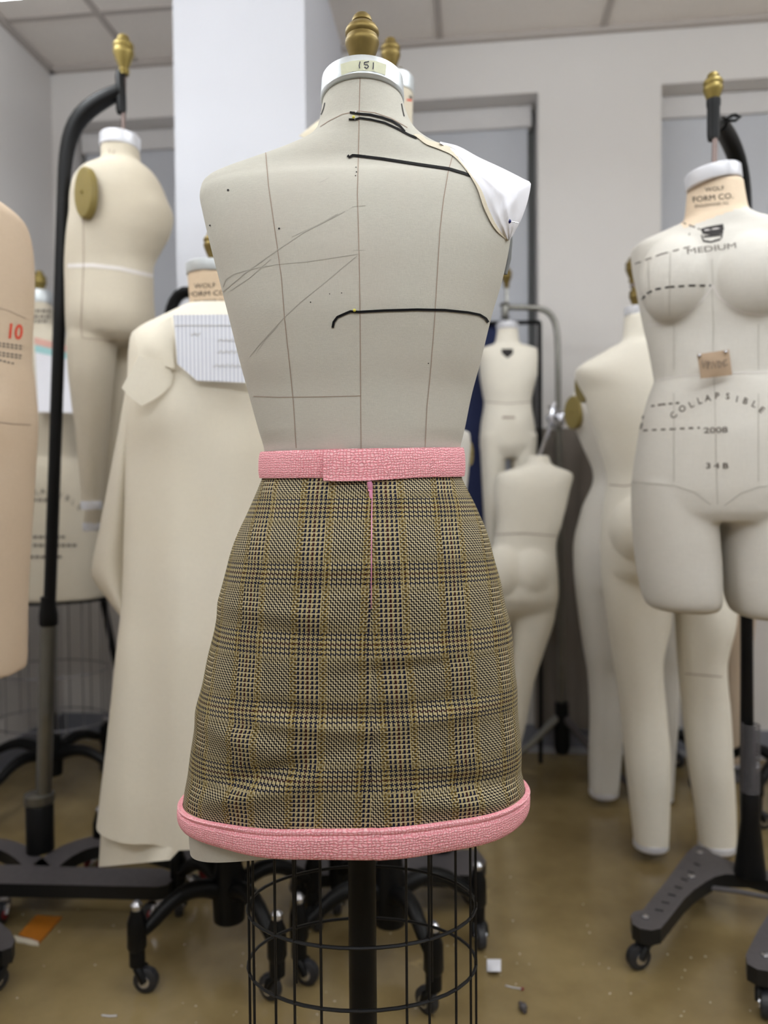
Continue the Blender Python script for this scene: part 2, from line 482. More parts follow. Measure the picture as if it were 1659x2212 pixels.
def fuse(parts, voxel=0.008, smooth=4, fac=0.5):
    """union of overlapping closed shapes as one continuous skin"""
    mb = MB()
    for p in parts: mb.join(p)
    me = bpy.data.meshes.new('tmp'); me.from_pydata([tuple(v) for v in mb.v], [], mb.f); me.update()
    bm = bmesh.new(); bm.from_mesh(me)
    bmesh.ops.remove_doubles(bm, verts=bm.verts, dist=1e-6)
    bmesh.ops.recalc_face_normals(bm, faces=bm.faces); bm.to_mesh(me); bm.free()
    o = bpy.data.objects.new('tmp', me); COL.objects.link(o)
    r = o.modifiers.new('r', 'REMESH'); r.mode = 'VOXEL'; r.voxel_size = voxel
    sm = o.modifiers.new('s', 'SMOOTH'); sm.factor = fac; sm.iterations = smooth
    dg = bpy.context.evaluated_depsgraph_get(); ev = o.evaluated_get(dg); m2 = ev.to_mesh()
    out = MB().add([v.co.copy() for v in m2.vertices], [list(p.vertices) for p in m2.polygons])
    ev.to_mesh_clear(); bpy.data.objects.remove(o); bpy.data.meshes.remove(me)
    return out
class Marks:
    """stitched seams, drawn lines and lettering that follow a surface"""
    def __init__(s, skin, lift=0.0005):
        s.t = BVHTree.FromPolygons(skin.v, skin.f); s.k = lift; s.out = MB()
    def hit(s, px, py, lift=None):
        r = ray(px, py); loc, nrm, i, dist = s.t.ray_cast(EYE, r)
        if loc is None: return None
        if nrm.dot(r) > 0: nrm = -nrm
        return loc + nrm*(s.k if lift is None else lift)
    def line(s, pts, w, mi, step=5, lift=None, out=None):
        q = []
        for a, b in zip(pts, pts[1:]):
            L = math.hypot(b[0]-a[0], b[1]-a[1]); k = max(1, int(L/step))
            q += [(a[0]+(b[0]-a[0])*i/k, a[1]+(b[1]-a[1])*i/k) for i in range(k)]
        q.append(pts[-1]); o = s.out if out is None else out
        prev = None
        for i, p in enumerate(q):
            a, b = q[max(i-1, 0)], q[min(i+1, len(q)-1)]
            L = math.hypot(b[0]-a[0], b[1]-a[1]) or 1; nx, ny = -(b[1]-a[1])/L*w/2, (b[0]-a[0])/L*w/2
            h = (s.hit(p[0]+nx, p[1]+ny, lift), s.hit(p[0]-nx, p[1]-ny, lift))
            if None in h: prev = None; continue
            if prev: o.add([prev[0], prev[1], h[1], h[0]], [[0, 1, 2, 3]], mi)
            prev = h
        return s
    def dash(s, pts, w, mi, on=14, off=12):
        segs = []; acc = 0
        for a, b in zip(pts, pts[1:]):
            L = math.hypot(b[0]-a[0], b[1]-a[1]); t = 0
            while t < L:
                u = min(t+on, L); segs.append(((a[0]+(b[0]-a[0])*t/L, a[1]+(b[1]-a[1])*t/L), (a[0]+(b[0]-a[0])*u/L, a[1]+(b[1]-a[1])*u/L))); t += on+off
        for g in segs: s.line(list(g), w, mi)
        return s
    def text(s, body, cx, cy, h, mi, rot=0, stretch=1.0, bold=0.0):
        vs, fs = glyphs(body, bold); c, n = math.cos(R(rot)), math.sin(R(rot)); out = []
        for x, y in vs:
            x *= h*stretch; y *= h; p = s.hit(cx+x*c+y*n, cy-y*c+x*n)
            out.append(p)
        for f in fs:
            if all(out[i] is not None for i in f): s.out.add([out[i] for i in f], [list(range(len(f)))], mi)
        return s
    def poly(s, pts, mi, lift=None):
        """filled polygon on the surface, fanned about its middle"""
        cx = sum(p[0] for p in pts)/len(pts); cy = sum(p[1] for p in pts)/len(pts)
        k = 4
        for a, b in zip(pts, pts[1:]+pts[:1]):
            for i in range(k):
                t0, t1 = i/k, (i+1)/k
                q = [(cx+(a[0]-cx)*t0, cy+(a[1]-cy)*t0), (cx+(a[0]-cx)*t1, cy+(a[1]-cy)*t1), (cx+(b[0]-cx)*t1, cy+(b[1]-cy)*t1), (cx+(b[0]-cx)*t0, cy+(b[1]-cy)*t0)]
                if i == 0: q = q[:3]
                h = [s.hit(x, y, lift) for x, y in q]
                if None not in h: s.out.add(h, [list(range(len(h)))], mi)
        return s
_gl = {}
def glyphs(body, bold=0.0):
    if (body, bold) in _gl: return _gl[(body, bold)]
    cu = bpy.data.curves.new('t', 'FONT'); cu.body = body; cu.size = 1; cu.align_x = 'CENTER'; cu.resolution_u = 3; cu.offset = bold
    o = bpy.data.objects.new('t', cu); COL.objects.link(o)
    dg = bpy.context.evaluated_depsgraph_get(); dg.update(); ev = o.evaluated_get(dg); me = ev.to_mesh()
    vs = [(v.co.x, v.co.y) for v in me.vertices]; fs = [list(p.vertices) for p in me.polygons]
    ev.to_mesh_clear(); bpy.data.objects.remove(o); bpy.data.curves.remove(cu)
    if vs:
        y0 = min(v[1] for v in vs); y1 = max(v[1] for v in vs); hh = (y1-y0) or 1
        vs = [(x/hh, (y-(y0+y1)/2)/hh) for x, y in vs]
    _gl[(body, bold)] = (vs, fs); return vs, fs

FINIAL = [(w_/2/1662/.775, (172-y_)/1662/.775) for w_, y_ in ((32, 172), (32, 168), (38, 164), (40, 159), (36, 155), (30, 152), (33, 148), (40, 140), (49, 130), (57, 120), (64, 111), (70, 103), (73, 97), (72, 92), (67, 87), (66, 84),
          (71, 80), (73, 75), (70, 69), (62, 63), (50, 58), (41, 55), (44, 53), (43, 48), (38, 42), (28, 37), (14, 34), (0, 33))]
def finial(parent, c, s=1.0, mat='brass', ax=UP):
    MB().lathe([(r*s, z*s) for r, z in FINIAL], c, 28, ax=ax).build('finial', M[mat], parent, 30)
def caster(root, top, r=0.03, heading=0.0, mats=('black', 'chrome', 'rubber'), cap=None):
    """stem and forked yoke with its wheel; the wheel touches the floor"""
    mb = MB()
    top = Vector(top); hx = Vector((math.cos(heading), math.sin(heading), 0)); hy = Vector((-hx.y, hx.x, 0))
    wc = Vector((top.x, top.y, r)) + hx*r*0.7
    mb.lathe([(.011, top.z+.012), (.013, top.z+.006), (.013, top.z-.006), (.016, top.z-.012), (.016, 2*r+.004), (.010, 2*r-.002)], (top.x, top.y, 0), 14)
    for sg in (-1, 1):
        o = hy*(0.012*sg)
        mb.tube([Vector((top.x, top.y, 2*r+.002))+o*0.7, (Vector((top.x, top.y, 2*r))+wc)/2+o+UP*.006, wc+o], [.007, .009, .008], 8)
    if cap: MB().lathe([(.011, cap-.012), (.012, cap), (.006, cap+.007)], (top.x, top.y, 0), 12).build('bolt', M['chrome'], root)
    co = mb.build('caster', M[mats[0]], root)
    w = MB(); prof = [(r*.35, -.010), (r*.8, -.010), (r*.97, -.007), (r, 0), (r*.97, .007), (r*.8, .010), (r*.35, .010)]
    w.lathe(prof, wc, 20, 0, hy); w.lathe([(r*.45, -.013), (r*.45, .013)], wc, 14, 1, hy)
    w.build('wheel', [M[mats[2]], M[mats[1]]], co)

# ------------------------------------------------------------------ the room
YW, XL, XR, YF, ZC = 3.02, -1.70, 3.4, -4.2, 2.75
T = 0.15
WIN = [(-1.632, -0.906), (-0.494, 0.259), (0.712, 1.70)]
ZT, ZB, RD = 2.53, 0.86, 0.10
mb = MB(); mb.box((XL-T, YF-T, -.1), (XR+T, YW+.3, 0)); struct(mb.build('floor', M['floor']))
mb = MB(); mb.box((XL-T, YF-T, ZC), (XR+T, YW+.3, ZC+.1))
struct(mb.build('ceiling', M['ceil']))
mb = MB()
gx = [onY(p, 110, YW).x for p in (310, 951, 1300)]
x = gx[1]
xs = [gx[1]+0.61*k for k in range(-6, 5)]
for xx in xs:
    if XL < xx < XR: mb.box((xx-.012, YF, ZC-.004), (xx+.012, YW, ZC+.002))
yy = YW-0.33
while yy > YF:
    mb.box((XL, yy-.012, ZC-.0045), (XR, yy+.012, ZC+.002)); yy -= 0.61
mb.box((XL, YW-.022, ZC-.02), (XR, YW+.001, ZC+.002)); mb.box((XL-.001, YF, ZC-.02), (XL+.022, YW, ZC+.002))
struct(mb.build('trim_1', M['grid']))
mb = MB(); edges = [XL-T]
for a, b in WIN:
    mb.box((edges[-1], YW, 0), (a, YW+.3, ZC)); mb.box((a, YW, ZT), (b, YW+.3, ZC)); mb.box((a, YW, 0), (b, YW+.3, ZB)); edges.append(b)
mb.box((edges[-1], YW, 0), (XR+T, YW+.3, ZC))
struct(mb.build('wall_back', M['wall']))
struct(MB().box((XL-T, YF, 0), (XL, YW, ZC)).build('wall_left', M['wall']))
struct(MB().box((XR, YF, 0), (XR+T, YW, ZC)).build('wall_right', M['wall']))
struct(MB().box((XL-T, YF-T, 0), (XR+T, YF, ZC)).build('wall_front', M['wall']))
PX0, PX1, PY0 = -0.906, -0.494, 2.32
struct(MB().box((PX0, PY0, 0), (PX1, YW, ZC)).build('wall_pillar', M['pillar']))
def baseboard(name, lo, hi, n):
    mb = MB(); lo, hi, n = Vector(lo), Vector(hi), Vector(n)
    for t, z0, z1, mi in ((.010, .022, .105, 0), (.016, 0.0, .022, 1)):
        a = lo+n*t; mb.box((min(lo.x, a.x, hi.x, hi.x+n.x*t), min(lo.y, a.y, hi.y, hi.y+n.y*t), z0), (max(lo.x, a.x, hi.x, hi.x+n.x*t), max(lo.y, a.y, hi.y, hi.y+n.y*t), z1), mi)
    struct(mb.build(name, [M['base'], M['base_lip']]))
baseboard('baseboard_left', (XL, YF, 0), (XL, YW, 0), (1, 0, 0))
baseboard('baseboard_back', (XL+.02, YW, 0), (PX0, YW, 0), (0, -1, 0))
baseboard('baseboard_right', (PX1, YW, 0), (XR, YW, 0), (0, -1, 0))
baseboard('baseboard_pillar', (PX0, PY0, 0), (PX1, PY0, 0), (0, -1, 0))
names = ['pale roller blind in the window left of the white pillar', 'pale roller blind in the window right of the white pillar, behind the main dress form',
         'pale roller blind in the window at the right edge behind the short-legged form']
for i, (a, b) in enumerate(WIN):
    mb = MB(); y = YW+RD+.05
    for lo, hi in (((a, y, ZB), (a+.05, y+.05, ZT)), ((b-.05, y, ZB), (b, y+.05, ZT)), ((a+.05, y, ZT-.05), (b-.05, y+.05, ZT)), ((a+.05, y, ZB), (b-.05, y+.05, ZB+.05))): mb.box(lo, hi)
    w = struct(mb.build('window_%d' % (i+1), M['frame']))
    MB().box((a+.05, y+.02, ZB+.05), (b-.05, y+.03, ZT-.05)).build('pane', M['glass'], w)
    MB().box((a+.002, YW-.03, ZB-.025), (b-.002, YW+RD+.05, ZB+.003)).build('sill', M['pillar'], w)
    t = thing('roller_blind', names[i], 'window blind', ((a+b)/2, YW+RD, ZB+.2), 'roller blinds')
    MB().box((a+.012, YW+RD-.012, ZT-.085), (b-.018, YW+RD+.03, ZT-.004)).build('head_rail', M['rail'], t)
    MB().box((a+.022, YW+RD+.006, ZB+.012), (b-.032, YW+RD+.009, ZT-.085)).build('blind_fabric', M['blind'], t)
    MB().box((a+.022, YW+RD, ZB+.003), (b-.032, YW+RD+.014, ZB+.014)).build('bottom_bar', M['rail'], t)
for lx, ly in ((-1.12, 1.25), (0.75, 1.15), (2.4, 1.15), (-0.9, -0.7), (0.35, -0.7), (1.6, -0.7)):  # unseen lamps, hung low with deep sides to brighten ceiling, walls and forms
    t = thing('unseen_ceiling_light', 'unseen fluorescent fitting over the work floor, hung and shaped to brighten ceiling and walls', 'ceiling light', (lx, ly, ZC-.02), 'unseen ceiling lights over the work floor')
    zl = ZC-.22; along = ly > 0
    hx_, hy_ = (.02, .62) if along else (.62, .02)
    MB().box((lx-hx_, ly-hy_, zl-.115), (lx+hx_, ly+hy_, zl-.10)).build('frame', M['unseen_lampframe'], t)
    mb = MB(); prof = [(-.06, -.115), (-.08, -.135), (-.08, -.24), (-.05, -.27), (.05, -.27), (.08, -.24), (.08, -.135), (.06, -.115)]
    if along: mb.prism([(lx+a, ly-.6, zl+b) for a, b in prof], (0, 1.2, 0))
    else: mb.prism([(lx-.6, ly+a, zl+b) for a, b in prof], (1.2, 0, 0))
    mb.build('unseen_diffuser', M['unseen_diffuser'], t)
    for sx in (-.45, .45): MB().tube([(lx+(0 if along else sx), ly+(sx if along else 0), zl-.105), (lx+(0 if along else sx), ly+(sx if along else 0), ZC)], .004, 8).build('unseen_lamp_hanger', M['unseen_lampframe'], t)


# ------------------------------------------------------------------ the dress form in the foreground, seen from behind
D0 = 1.0
BODY = Loft([
 (176, 705, 862, .046, .046, 2.0, 0), (208, 701, 866, .048, .048, 2.0, 0), (245, 695, 876, .052, .052, 2.0, 0), (280, 687, 891, .056, .056, 2.0, 0),
 (302, 672, 910, .060, .058, 2.0, 0), (319, 645, 935, .061, .060, 2.0, 0), (335, 605, 968, .063, .062, 2.0, 0), (351, 562, 1004, .065, .064, 2.1, 0), (367, 515, 1042, .067, .066, 2.2, 0), (382, 474, 1078, .069, .068, 2.3, 0),
 (394, 452, 1098, .072, .070, 2.4, 0), (408, 443, 1108, .078, .072, 2.5, 0), (432, 440, 1110, .092, .078, 2.5, 0), (465, 446, 1106, .103, .085, 2.5, 0), (500, 454, 1100, .110, .09, 2.5, 0), (550, 466, 1093, .116, .10, 2.5, 0), (610, 481, 1081, .119, .11, 2.4, 0),
 (690, 501, 1058, .118, .12, 2.4, 0), (790, 525, 1034, .108, .11, 2.4, 0), (860, 543, 1016, .100, .10, 2.3, 0), (930, 562, 1002, .096, .095, 2.3, 0), (970, 573, 993, .094, .09, 2.2, 0),
 (1010, 578, 988, .090, .086, 2.2, 0), (1100, 558, 1012, .108, .095, 2.2, 0), (1200, 516, 1048, .128, .105, 2.2, .03), (1350, 480, 1086, .135, .115, 2.2, .05), (1550, 436, 1104, .136, .115, 2.3, .05),
 (1700, 416, 1112, .135, .115, 2.3, .05), (1735, 412, 1105, .132, .115, 2.4, .05), (1752, 414, 1096, .130, .115, 2.4, .05)], D0)
main = thing('dress_form', 'large grey linen dress form seen from behind, marked 151, wearing the checked skirt', 'dress form', (at(785, 1060, D0).x, at(785, 1060, D0).y, 0))
def lowered(p, py, th):
    t_ = max(0.0, (py-1640)/112.0); return p - UP*(.040*t_*max(0.0, -math.cos(th))**1.4)
skin = BODY.mesh(128, 4, disp=lowered)
mk = Marks(skin, 0.0004)
S, P, INK = 1, 2, 3
mk.line([(778, 155), (776, 240), (775, 300), (772, 420), (776, 560), (778, 700), (779, 850), (780, 972)], 2.0, S)
mk.line([(574, 330), (580, 400), (590, 470), (600, 540), (608, 600), (615, 690), (625, 780), (634, 870), (640, 968)], 1.8, S)
mk.line([(978, 335), (968, 372), (958, 430), (950, 500), (944, 600), (938, 700), (930, 800), (922, 880), (918, 966)], 1.8, S)
mk.line([(692, 274), (710, 262), (740, 247), (776, 240), (810, 244), (845, 256), (880, 276)], 1.6, S)
mk.line([(548, 856), (600, 858), (700, 857), (779, 855)], 1.5, S)
for pts, w in (([(448, 660), (470, 640), (530, 590), (600, 540), (660, 500), (700, 480), (745, 457)], 3.2), ([(630, 512), (690, 484), (730, 462)], 2.2),
               ([(482, 620), (488, 604), (505, 592), (550, 580), (600, 571), (660, 566), (740, 554), (778, 548)], 2.4), ([(498, 628), (540, 600), (585, 560)], 2.4),
               ([(540, 770), (560, 745), (610, 690), (650, 652), (700, 612), (740, 578), (772, 552)], 2.6), ([(553, 765), (572, 735), (600, 705)], 2.0),
               ([(700, 680), (640, 640), (662, 645)], 0.1), ([(760, 447), (790, 444)], 2.2), ([(764, 540), (790, 541)], 1.6), ([(690, 395), (710, 385)], 1.4)):
    if w > 1: mk.line(pts, w*.55, P)
for x, y, r in ((603, 494, 2.3), (493, 411, 2.6), (454, 487, 2), (671, 653, 1.6), (770, 372, 1.6), (769, 362, 1.3), (925, 785, 1.4), (768, 380, 1.3), (1008, 370, 1.6), (738, 633, 1.2), (712, 635, 1.2)):
    mk.poly([(x+r*math.cos(a*PI/4), y+r*math.sin(a*PI/4)) for a in range(8)], INK)
mk.line([(702, 222), (699, 235), (694, 248)], 2.2, INK); mk.line([(867, 224), (870, 240), (873, 252)], 2.2, INK)
mb = MB().join(skin).join(mk.out)
mb.build('body', [M['linen'], M['seam'], M['pencil'], M['ink']], main)
CAP = Loft([(173, 703, 863, .047, .047, 2.0, .12), (176, 697, 869, .051, .051, 2.0, .12), (200, 695, 871, .0535, .0535, 2.0, .12), (218, 694, 872, .0545, .0545, 2.0, .12), (222, 696, 870, .052, .052, 2, .12)], D0)
capm = CAP.mesh(64, 4)
nc = capm.build('neck_cap', M['alu'], main, 35)
ck = Marks(capm, 0.0006)
tp = MB()
up_e = [(736, 139), (760, 132), (785, 130), (810, 132), (834, 140)]; lo_e = [(738, 163), (762, 155), (785, 153), (808, 155), (832, 163)]
for k in range(4):
    for j in range(3):
        q = []
        for (i, t) in ((k, j/3), (k+1, j/3), (k+1, (j+1)/3), (k, (j+1)/3)):
            q.append(ck.hit(up_e[i][0]*(1-t)+lo_e[i][0]*t, up_e[i][1]*(1-t)+lo_e[i][1]*t))
        if None not in q: tp.add(q, [[0, 1, 2, 3]], 0)
ck.k = 0.0012; ck.out = MB()
ck.line([(778, 134), (776, 143), (777, 149)], 2.0, 1); ck.line([(806, 136), (806, 144), (805, 151)], 2.0, 1)
ck.line([(797, 134), (787, 136), (787, 141), (793, 141), (796, 145), (792, 149), (787, 146)], 2.0, 1, step=2)
tp.join(ck.out)
tp.build('number_label', [M['tape'], M['penink']], nc, label='strip of cream masking tape handwritten 151')
finial(main, at(783, 172, D0), .775, 'brass')
# arm plate edge, stand, wire cage
arm = MB(); pts = [at(1101, 470, D0+.01), at(1100, 520, D0+.01), at(1097, 560, D0+.01), at(1091, 592, D0+.01)]
arm.tube(pts, [.004, .0045, .0045, .003], 8); arm.build('arm_plate_rim', M['frame'], main)
bx = at(782, 1900, D0)
mb = MB(); mb.tube([(bx.x, bx.y, .10), (bx.x, bx.y, .64)], .0185, 20); mb.build('pole', M['black'], main)
hub = Vector((bx.x, bx.y, 0))
hb = MB().lathe([(.034, .09), (.036, .17), (.028, .20), (.024, .22)], hub, 20); hb.build('hub', M['black'], main)
def star_legs(root, hub, dirs, length, h0=.15, h1=.135, mat=('black', 'chrome', 'rubber'), r=.026):
    for q, a in enumerate(dirs):
        d = Vector((math.cos(a), math.sin(a), 0)); p = MB(); n = 10; pts = []; rad = []
        for i in range(n+1):
            t = i/n; pts.append(hub + d*(0.02+(length-.02)*t) + UP*(h0 - .005 + .045*math.sin(min(1, t*1.15)*PI)*.75 - (h0-h1)*t)); rad.append(.021-.008*t)
        p.tube(pts, rad, 10)
        e = hub + d*length
        p.lathe([(.012, h1+.045), (.014, h1+.035), (.019, h1+.02), (.02, h1-.03), (.013, h1-.045)], e, 14)
        p.build('leg', M['black'], root)
        caster(root, (e.x, e.y, h1-.02), r, a+2.4+q*1.1, mat, h1+.055)
star_legs(main, hub, [R(51.5+90*k) for k in range(4)], .19)
# wire cage under the form: two rings and rods
cg = MB(); cgc = at(782, 1990, D0)
def ringpts(c, z, rx, ry, n=40): return [Vector((c.x, c.y, z)) + RT*(rx*math.cos(2*PI*k/n)) + FW*(ry*math.sin(2*PI*k/n)) for k in range(n)]
for z in (.476, .400): MB().tube(ringpts(cgc, z, .150, .100), .0022, 6, closed=True).build('cage_ring', M['wire'], main)
cg2 = MB()
for a in (178, 196, 205, 226, 238, 252, 292, 304, 322, 338, 352, 90, 130, 50):
    p = Vector((cgc.x, cgc.y, 0)) + RT*(.150*math.cos(R(a))) + FW*(.100*math.sin(R(a)))
    MB().tube([p+UP*.32, p+UP*.63], .0018, 6).build('cage_wire', M['wire'], main)

# ------------------------------------------------------------------ the skirt
SK = Loft([
 (960, 571, 994, .098, .094, 2.2, -.04), (1030, 569, 996, .1, .096, 2.2, -.02), (1045, 564, 1001, .104, .098, 2.2, 0), (1100, 540, 1029, .120, .106, 2.2, .02),
 (1150, 518, 1049, .132, .112, 2.2, .03), (1200, 500, 1064, .140, .116, 2.2, .05), (1250, 487, 1077, .145, .12, 2.2, .05), (1300, 476, 1089, .148, .124, 2.2, .05), (1350, 468, 1101, .15, .126, 2.2, .05),
 (1450, 446, 1111, .151, .128, 2.3, .10), (1550, 427, 1119, .152, .13, 2.3, .10), (1650, 413, 1128, .153, .13, 2.3, .10), (1735, 403, 1134, .154, .13, 2.3, .10), (1800, 403, 1134, .154, .13, 2.3, .10)], D0)
def g2(x, y, cx, cy, sx, sy, rot=0):
    c, s = math.cos(R(rot)), math.sin(R(rot)); dx, dy = x-cx, y-cy
    u, v = dx*c+dy*s, -dx*s+dy*c
    return math.exp(-(u/sx)**2-(v/sy)**2)
def topx(th, py):
    xl, xr = SK.par(py)[:2]; return (xl+xr)/2+(xr-xl)/2*math.cos(th)
def sdisp(py, th):
    """gathers and folds of the cloth, metres outwards"""
    if math.sin(th) < -.2: return 0.0
    x = topx(th, py); y = py
    h = 0.0
    h += .011*g2(x, y, 590, 1650, 110, 26, -12) - .010*g2(x, y, 640, 1605, 120, 18, -18)
    h += .008*g2(x, y, 580, 1550, 120, 28, 12) + .007*g2(x, y, 950, 1670, 130, 18, 6) - .006*g2(x, y, 980, 1635, 120, 16, 8)
    h += .006*g2(x, y, 700, 1520, 120, 14, 5) - .005*g2(x, y, 700, 1490, 120, 13, 7) - .004*g2(x, y, 900, 1480, 110, 14, -6) + .004*g2(x, y, 900, 1510, 110, 14, -6)
    h += -.0015*g2(x, y, 740, 1058, 90, 12, 2) + .003*g2(x, y, 850, 1075, 60, 14, -14)
    h += .003*g2(x, y, 870, 1380, 100, 13, -6) - .0025*g2(x, y, 860, 1410, 110, 12, -6)
    h += .003*g2(x, y, 640, 1300, 130, 14, 3) - .0025*g2(x, y, 660, 1335, 130, 12, 3)
    h += .0028*g2(x, y, 760, 1215, 90, 10, -5) - .0024*g2(x, y, 780, 1250, 80, 10, -5)
    h += .005*math.sin((y-1250)/17.0+math.sin(x/40.0))*.18*g2(x, y, 800, 1400, 400, 400)
    h += -.0022*g2(x, y, 800, 1500, 3.5, 420) + .0016*g2(x, y, 806, 1500, 9, 420)
    h += -.0016*g2(x, y, 600, 1180, 4, 120, 8) - .0016*g2(x, y, 960, 1150, 4, 110, -9)
    h += .004*math.sin(x/31.0)*max(0, (y-1600)/190)*.6
    return h
HEM0, HEM1 = 1703, 1760
def skirt_pt(py, th, off=0.0): return SK.pt(py, th, off+sdisp(py, th))
skirt = thing('mini_skirt', 'checked brown wool mini skirt with pink tweed waistband and hem on the large dress form', 'skirt', (hub.x, hub.y, .55))
mb = MB(); n = 240; ys = [1020+(HEM0+14-1020)*i/130 for i in range(131)]
def seam_th(y):
    xl, xr = SK.par(y)[:2]; return math.acos((803-(y-1040)*.012-(xl+xr)/2)/((xr-xl)/2))
def th_k(k, y):                                                     # opened at the far side; column n/2 is the centre back seam
    t = seam_th(y); return -PI/2+(t+PI/2)*k/(n//2) if k <= n//2 else t+(3*PI/2-t)*(k-n//2)/(n//2)
cache = [[skirt_pt(y, th_k(k, y)) for k in range(n+1)] for y in ys]
rowsU = []; vlen = 0.0; V = []; ks = n//2
for r_, y in enumerate(ys):
    row = cache[r_]; arc = [0.0]*(n+1)
    for k in range(ks+1, n+1): arc[k] = arc[k-1]+(row[k]-row[k-1]).length
    for k in range(ks-1, -1, -1): arc[k] = arc[k+1]-(row[k]-row[k+1]).length
    rowsU.append((arc, ks))
    if r_: vlen += (cache[r_][ks]-cache[r_-1][ks]).length
    V.append(vlen)
# TH rises from the right (x+) through the near side to the left, so arc > 0 is to the left
vb = V[min(range(131), key=lambda i: abs(ys[i]-1227))]
def uvat(r_, k, left):
    y = ys[r_]; a = -rowsU[r_][0][k]
    if left: c = -.064-(y-1100)*.000018
    else: c = .018+(y-1100)*.0000333
    return (a-c, V[r_]-vb)
fs, uvs = [], []; ksg = rowsU[65][1]
for r_ in range(130):
    for k in range(n):
        fs.append([r_*(n+1)+k, (r_+1)*(n+1)+k, (r_+1)*(n+1)+k+1, r_*(n+1)+k+1])
        left = k >= ksg
        uvs.append([uvat(r_, k, left), uvat(r_+1, k, left), uvat(r_+1, k+1, left), uvat(r_, k+1, left)])
mb.add([p for row in cache for p in row], fs, 0, uvs)
mb.build('skirt_panel', M['plaid'], skirt, 60)
def band(name, yt, yb, th0, th1, offs, bulge, parent, nu=260, nv=10, ridge=0.0, label=None, drop=None):
    """strip of cloth with thickness running round the skirt"""
    def fn(a, b):
        th = th0+(th1-th0)*a
        y0, y1 = yt(th), yb(th); py = y0+(y1-y0)*b
        o = offs(a) + bulge*(1-abs(2*b-1)**3)
        if ridge: o += ridge*math.exp(-((b-.06)/.06)**2) - ridge*1.2*math.exp(-((b-.20)/.035)**2)
        p = SK.pt(py, th, o + (sdisp(min(py, 1780), th) if py > 1100 else 0)); q = SK.pt(py, th, o+.01+(sdisp(min(py, 1780), th) if py > 1100 else 0))
        return p, (q-p).normalized()
    ln = 0.0; pr = None
    for i in range(81):
        p = SK.pt((yt(th0)+yb(th0))/2, th0+(th1-th0)*i/80)
        if pr is not None: ln += (p-pr).length
        pr = p
    hgt = (SK.pt(yt(PI/2), PI/2)-SK.pt(yb(PI/2), PI/2)).length
    mb = MB(); mb.grid(fn, nu, nv, 0, .004, lambda a, b: (a*ln, b*hgt))
    return mb.build(name, M['tweed'], parent, 70, label)
tb = math.acos((725-782.5)/212.5)
wb = band('waistband', lambda th: 972-3*math.cos(th), lambda th: 1031 + (9*math.exp(-((topx(th, 1030)-765)/90)**2) if math.sin(th) > 0 and topx(th, 1030) > 722 else 0), tb, tb-2*PI-.16,
          lambda a: .0095-.0062*min(1, a*9) + (-.004*max(0, (a-.93)/.07)), .002, skirt)
band('hem_band', lambda th: HEM0 - 10*math.cos(th), lambda th: HEM1 - 4*math.cos(th) - 16*math.cos(th)**2, -PI/2, 3*PI/2, lambda a: .004, .003, skirt, 300, 14, .0018)
# zip: tape line and pull hanging below the waistband
zp = MB(); pr = []
for i in range(26):
    y = 1046+ (1290-1046)*i/25; th = math.acos((802-(y-1040)*.006-(sum(SK.par(y)[:2])/2))/((SK.par(y)[1]-SK.par(y)[0])/2)); pr.append(skirt_pt(y, th, .0006))
zp.tube(pr, [.0006]*20+[.0005, .0005, .0004, .0004, .0003, .0002], 6); zp.build('zip_teeth', M['pinkmetal'], skirt)
zt = at(799, 1044, (pr[0]-EYE).dot(FW)-.006)
def zq(px, py, dd=0): return at(px, py, (pr[0]-EYE).dot(FW)-.006-dd)
pl = MB(); pl.tube([zq(798, 1040), zq(799, 1050), zq(800, 1058)], [.0028, .0032, .002], 8)
pl.tube([zq(795, 1058), zq(798, 1060), zq(803, 1058)], [.0012, .0016, .0012], 8)
pl.tube([zq(800, 1060, .001), zq(801, 1070, .001), zq(802, 1082, .001), zq(802, 1085, .001)], [.0014, .0021, .0029, .0024], 8)
pl.build('zip_pull', M['pinkmetal'], skirt)

# ------------------------------------------------------------------ tapes, paper and pins on the big form
def ribbon(label, pts, w, thick=.0006, tail=None):
    o = MB(); q = []
    for a, b in zip(pts, pts[1:]):
        k = max(1, int(math.hypot(b[0]-a[0], b[1]-a[1])/6)); q += [(a[0]+(b[0]-a[0])*i/k, a[1]+(b[1]-a[1])*i/k) for i in range(k)]
    q.append(pts[-1]); rows = []
    for i, p in enumerate(q):
        a, b = q[max(i-1, 0)], q[min(i+1, len(q)-1)]; L = math.hypot(b[0]-a[0], b[1]-a[1]) or 1
        nx, ny = -(b[1]-a[1])/L*w/2, (b[0]-a[0])/L*w/2
        h0, h1 = mk.hit(p[0]+nx, p[1]+ny, .0012), mk.hit(p[0]-nx, p[1]-ny, .0012)
        if h0 is None or h1 is None: continue
        rows.append((h0, h1))
    vs = [p for r_ in rows for p in r_] + [p + (p-EYE).normalized()*thick for r_ in rows for p in r_]
    n = len(rows); o_ = 2*n; fs = []
    for i in range(n-1):
        fs += [[2*i, 2*i+1, 2*i+3, 2*i+2], [o_+2*i+2, o_+2*i+3, o_+2*i+1, o_+2*i], [2*i, 2*i+2, o_+2*i+2, o_+2*i], [2*i+1, o_+2*i+1, o_+2*i+3, 2*i+3]]
    fs += [[0, o_, o_+1, 1], [2*n-2, 2*n-1, o_+2*n-1, o_+2*n-2]]
    o.add(vs, fs)
    return tag(o.build('style_tape', M['satin'], None), label, 'tape', 'black style tapes pinned to the large form')
ribbon('narrow black style tape along the neck seam, upper of the two at the neck', [(756, 244), (775, 247), (800, 249), (825, 255), (845, 262), (862, 272), (874, 286)], 4.6)
ribbon('narrow black style tape just below the neck seam, lower of the two at the neck', [(754, 259), (768, 259), (778, 256), (800, 259), (830, 266), (858, 279), (880, 291), (900, 300)], 4.2)
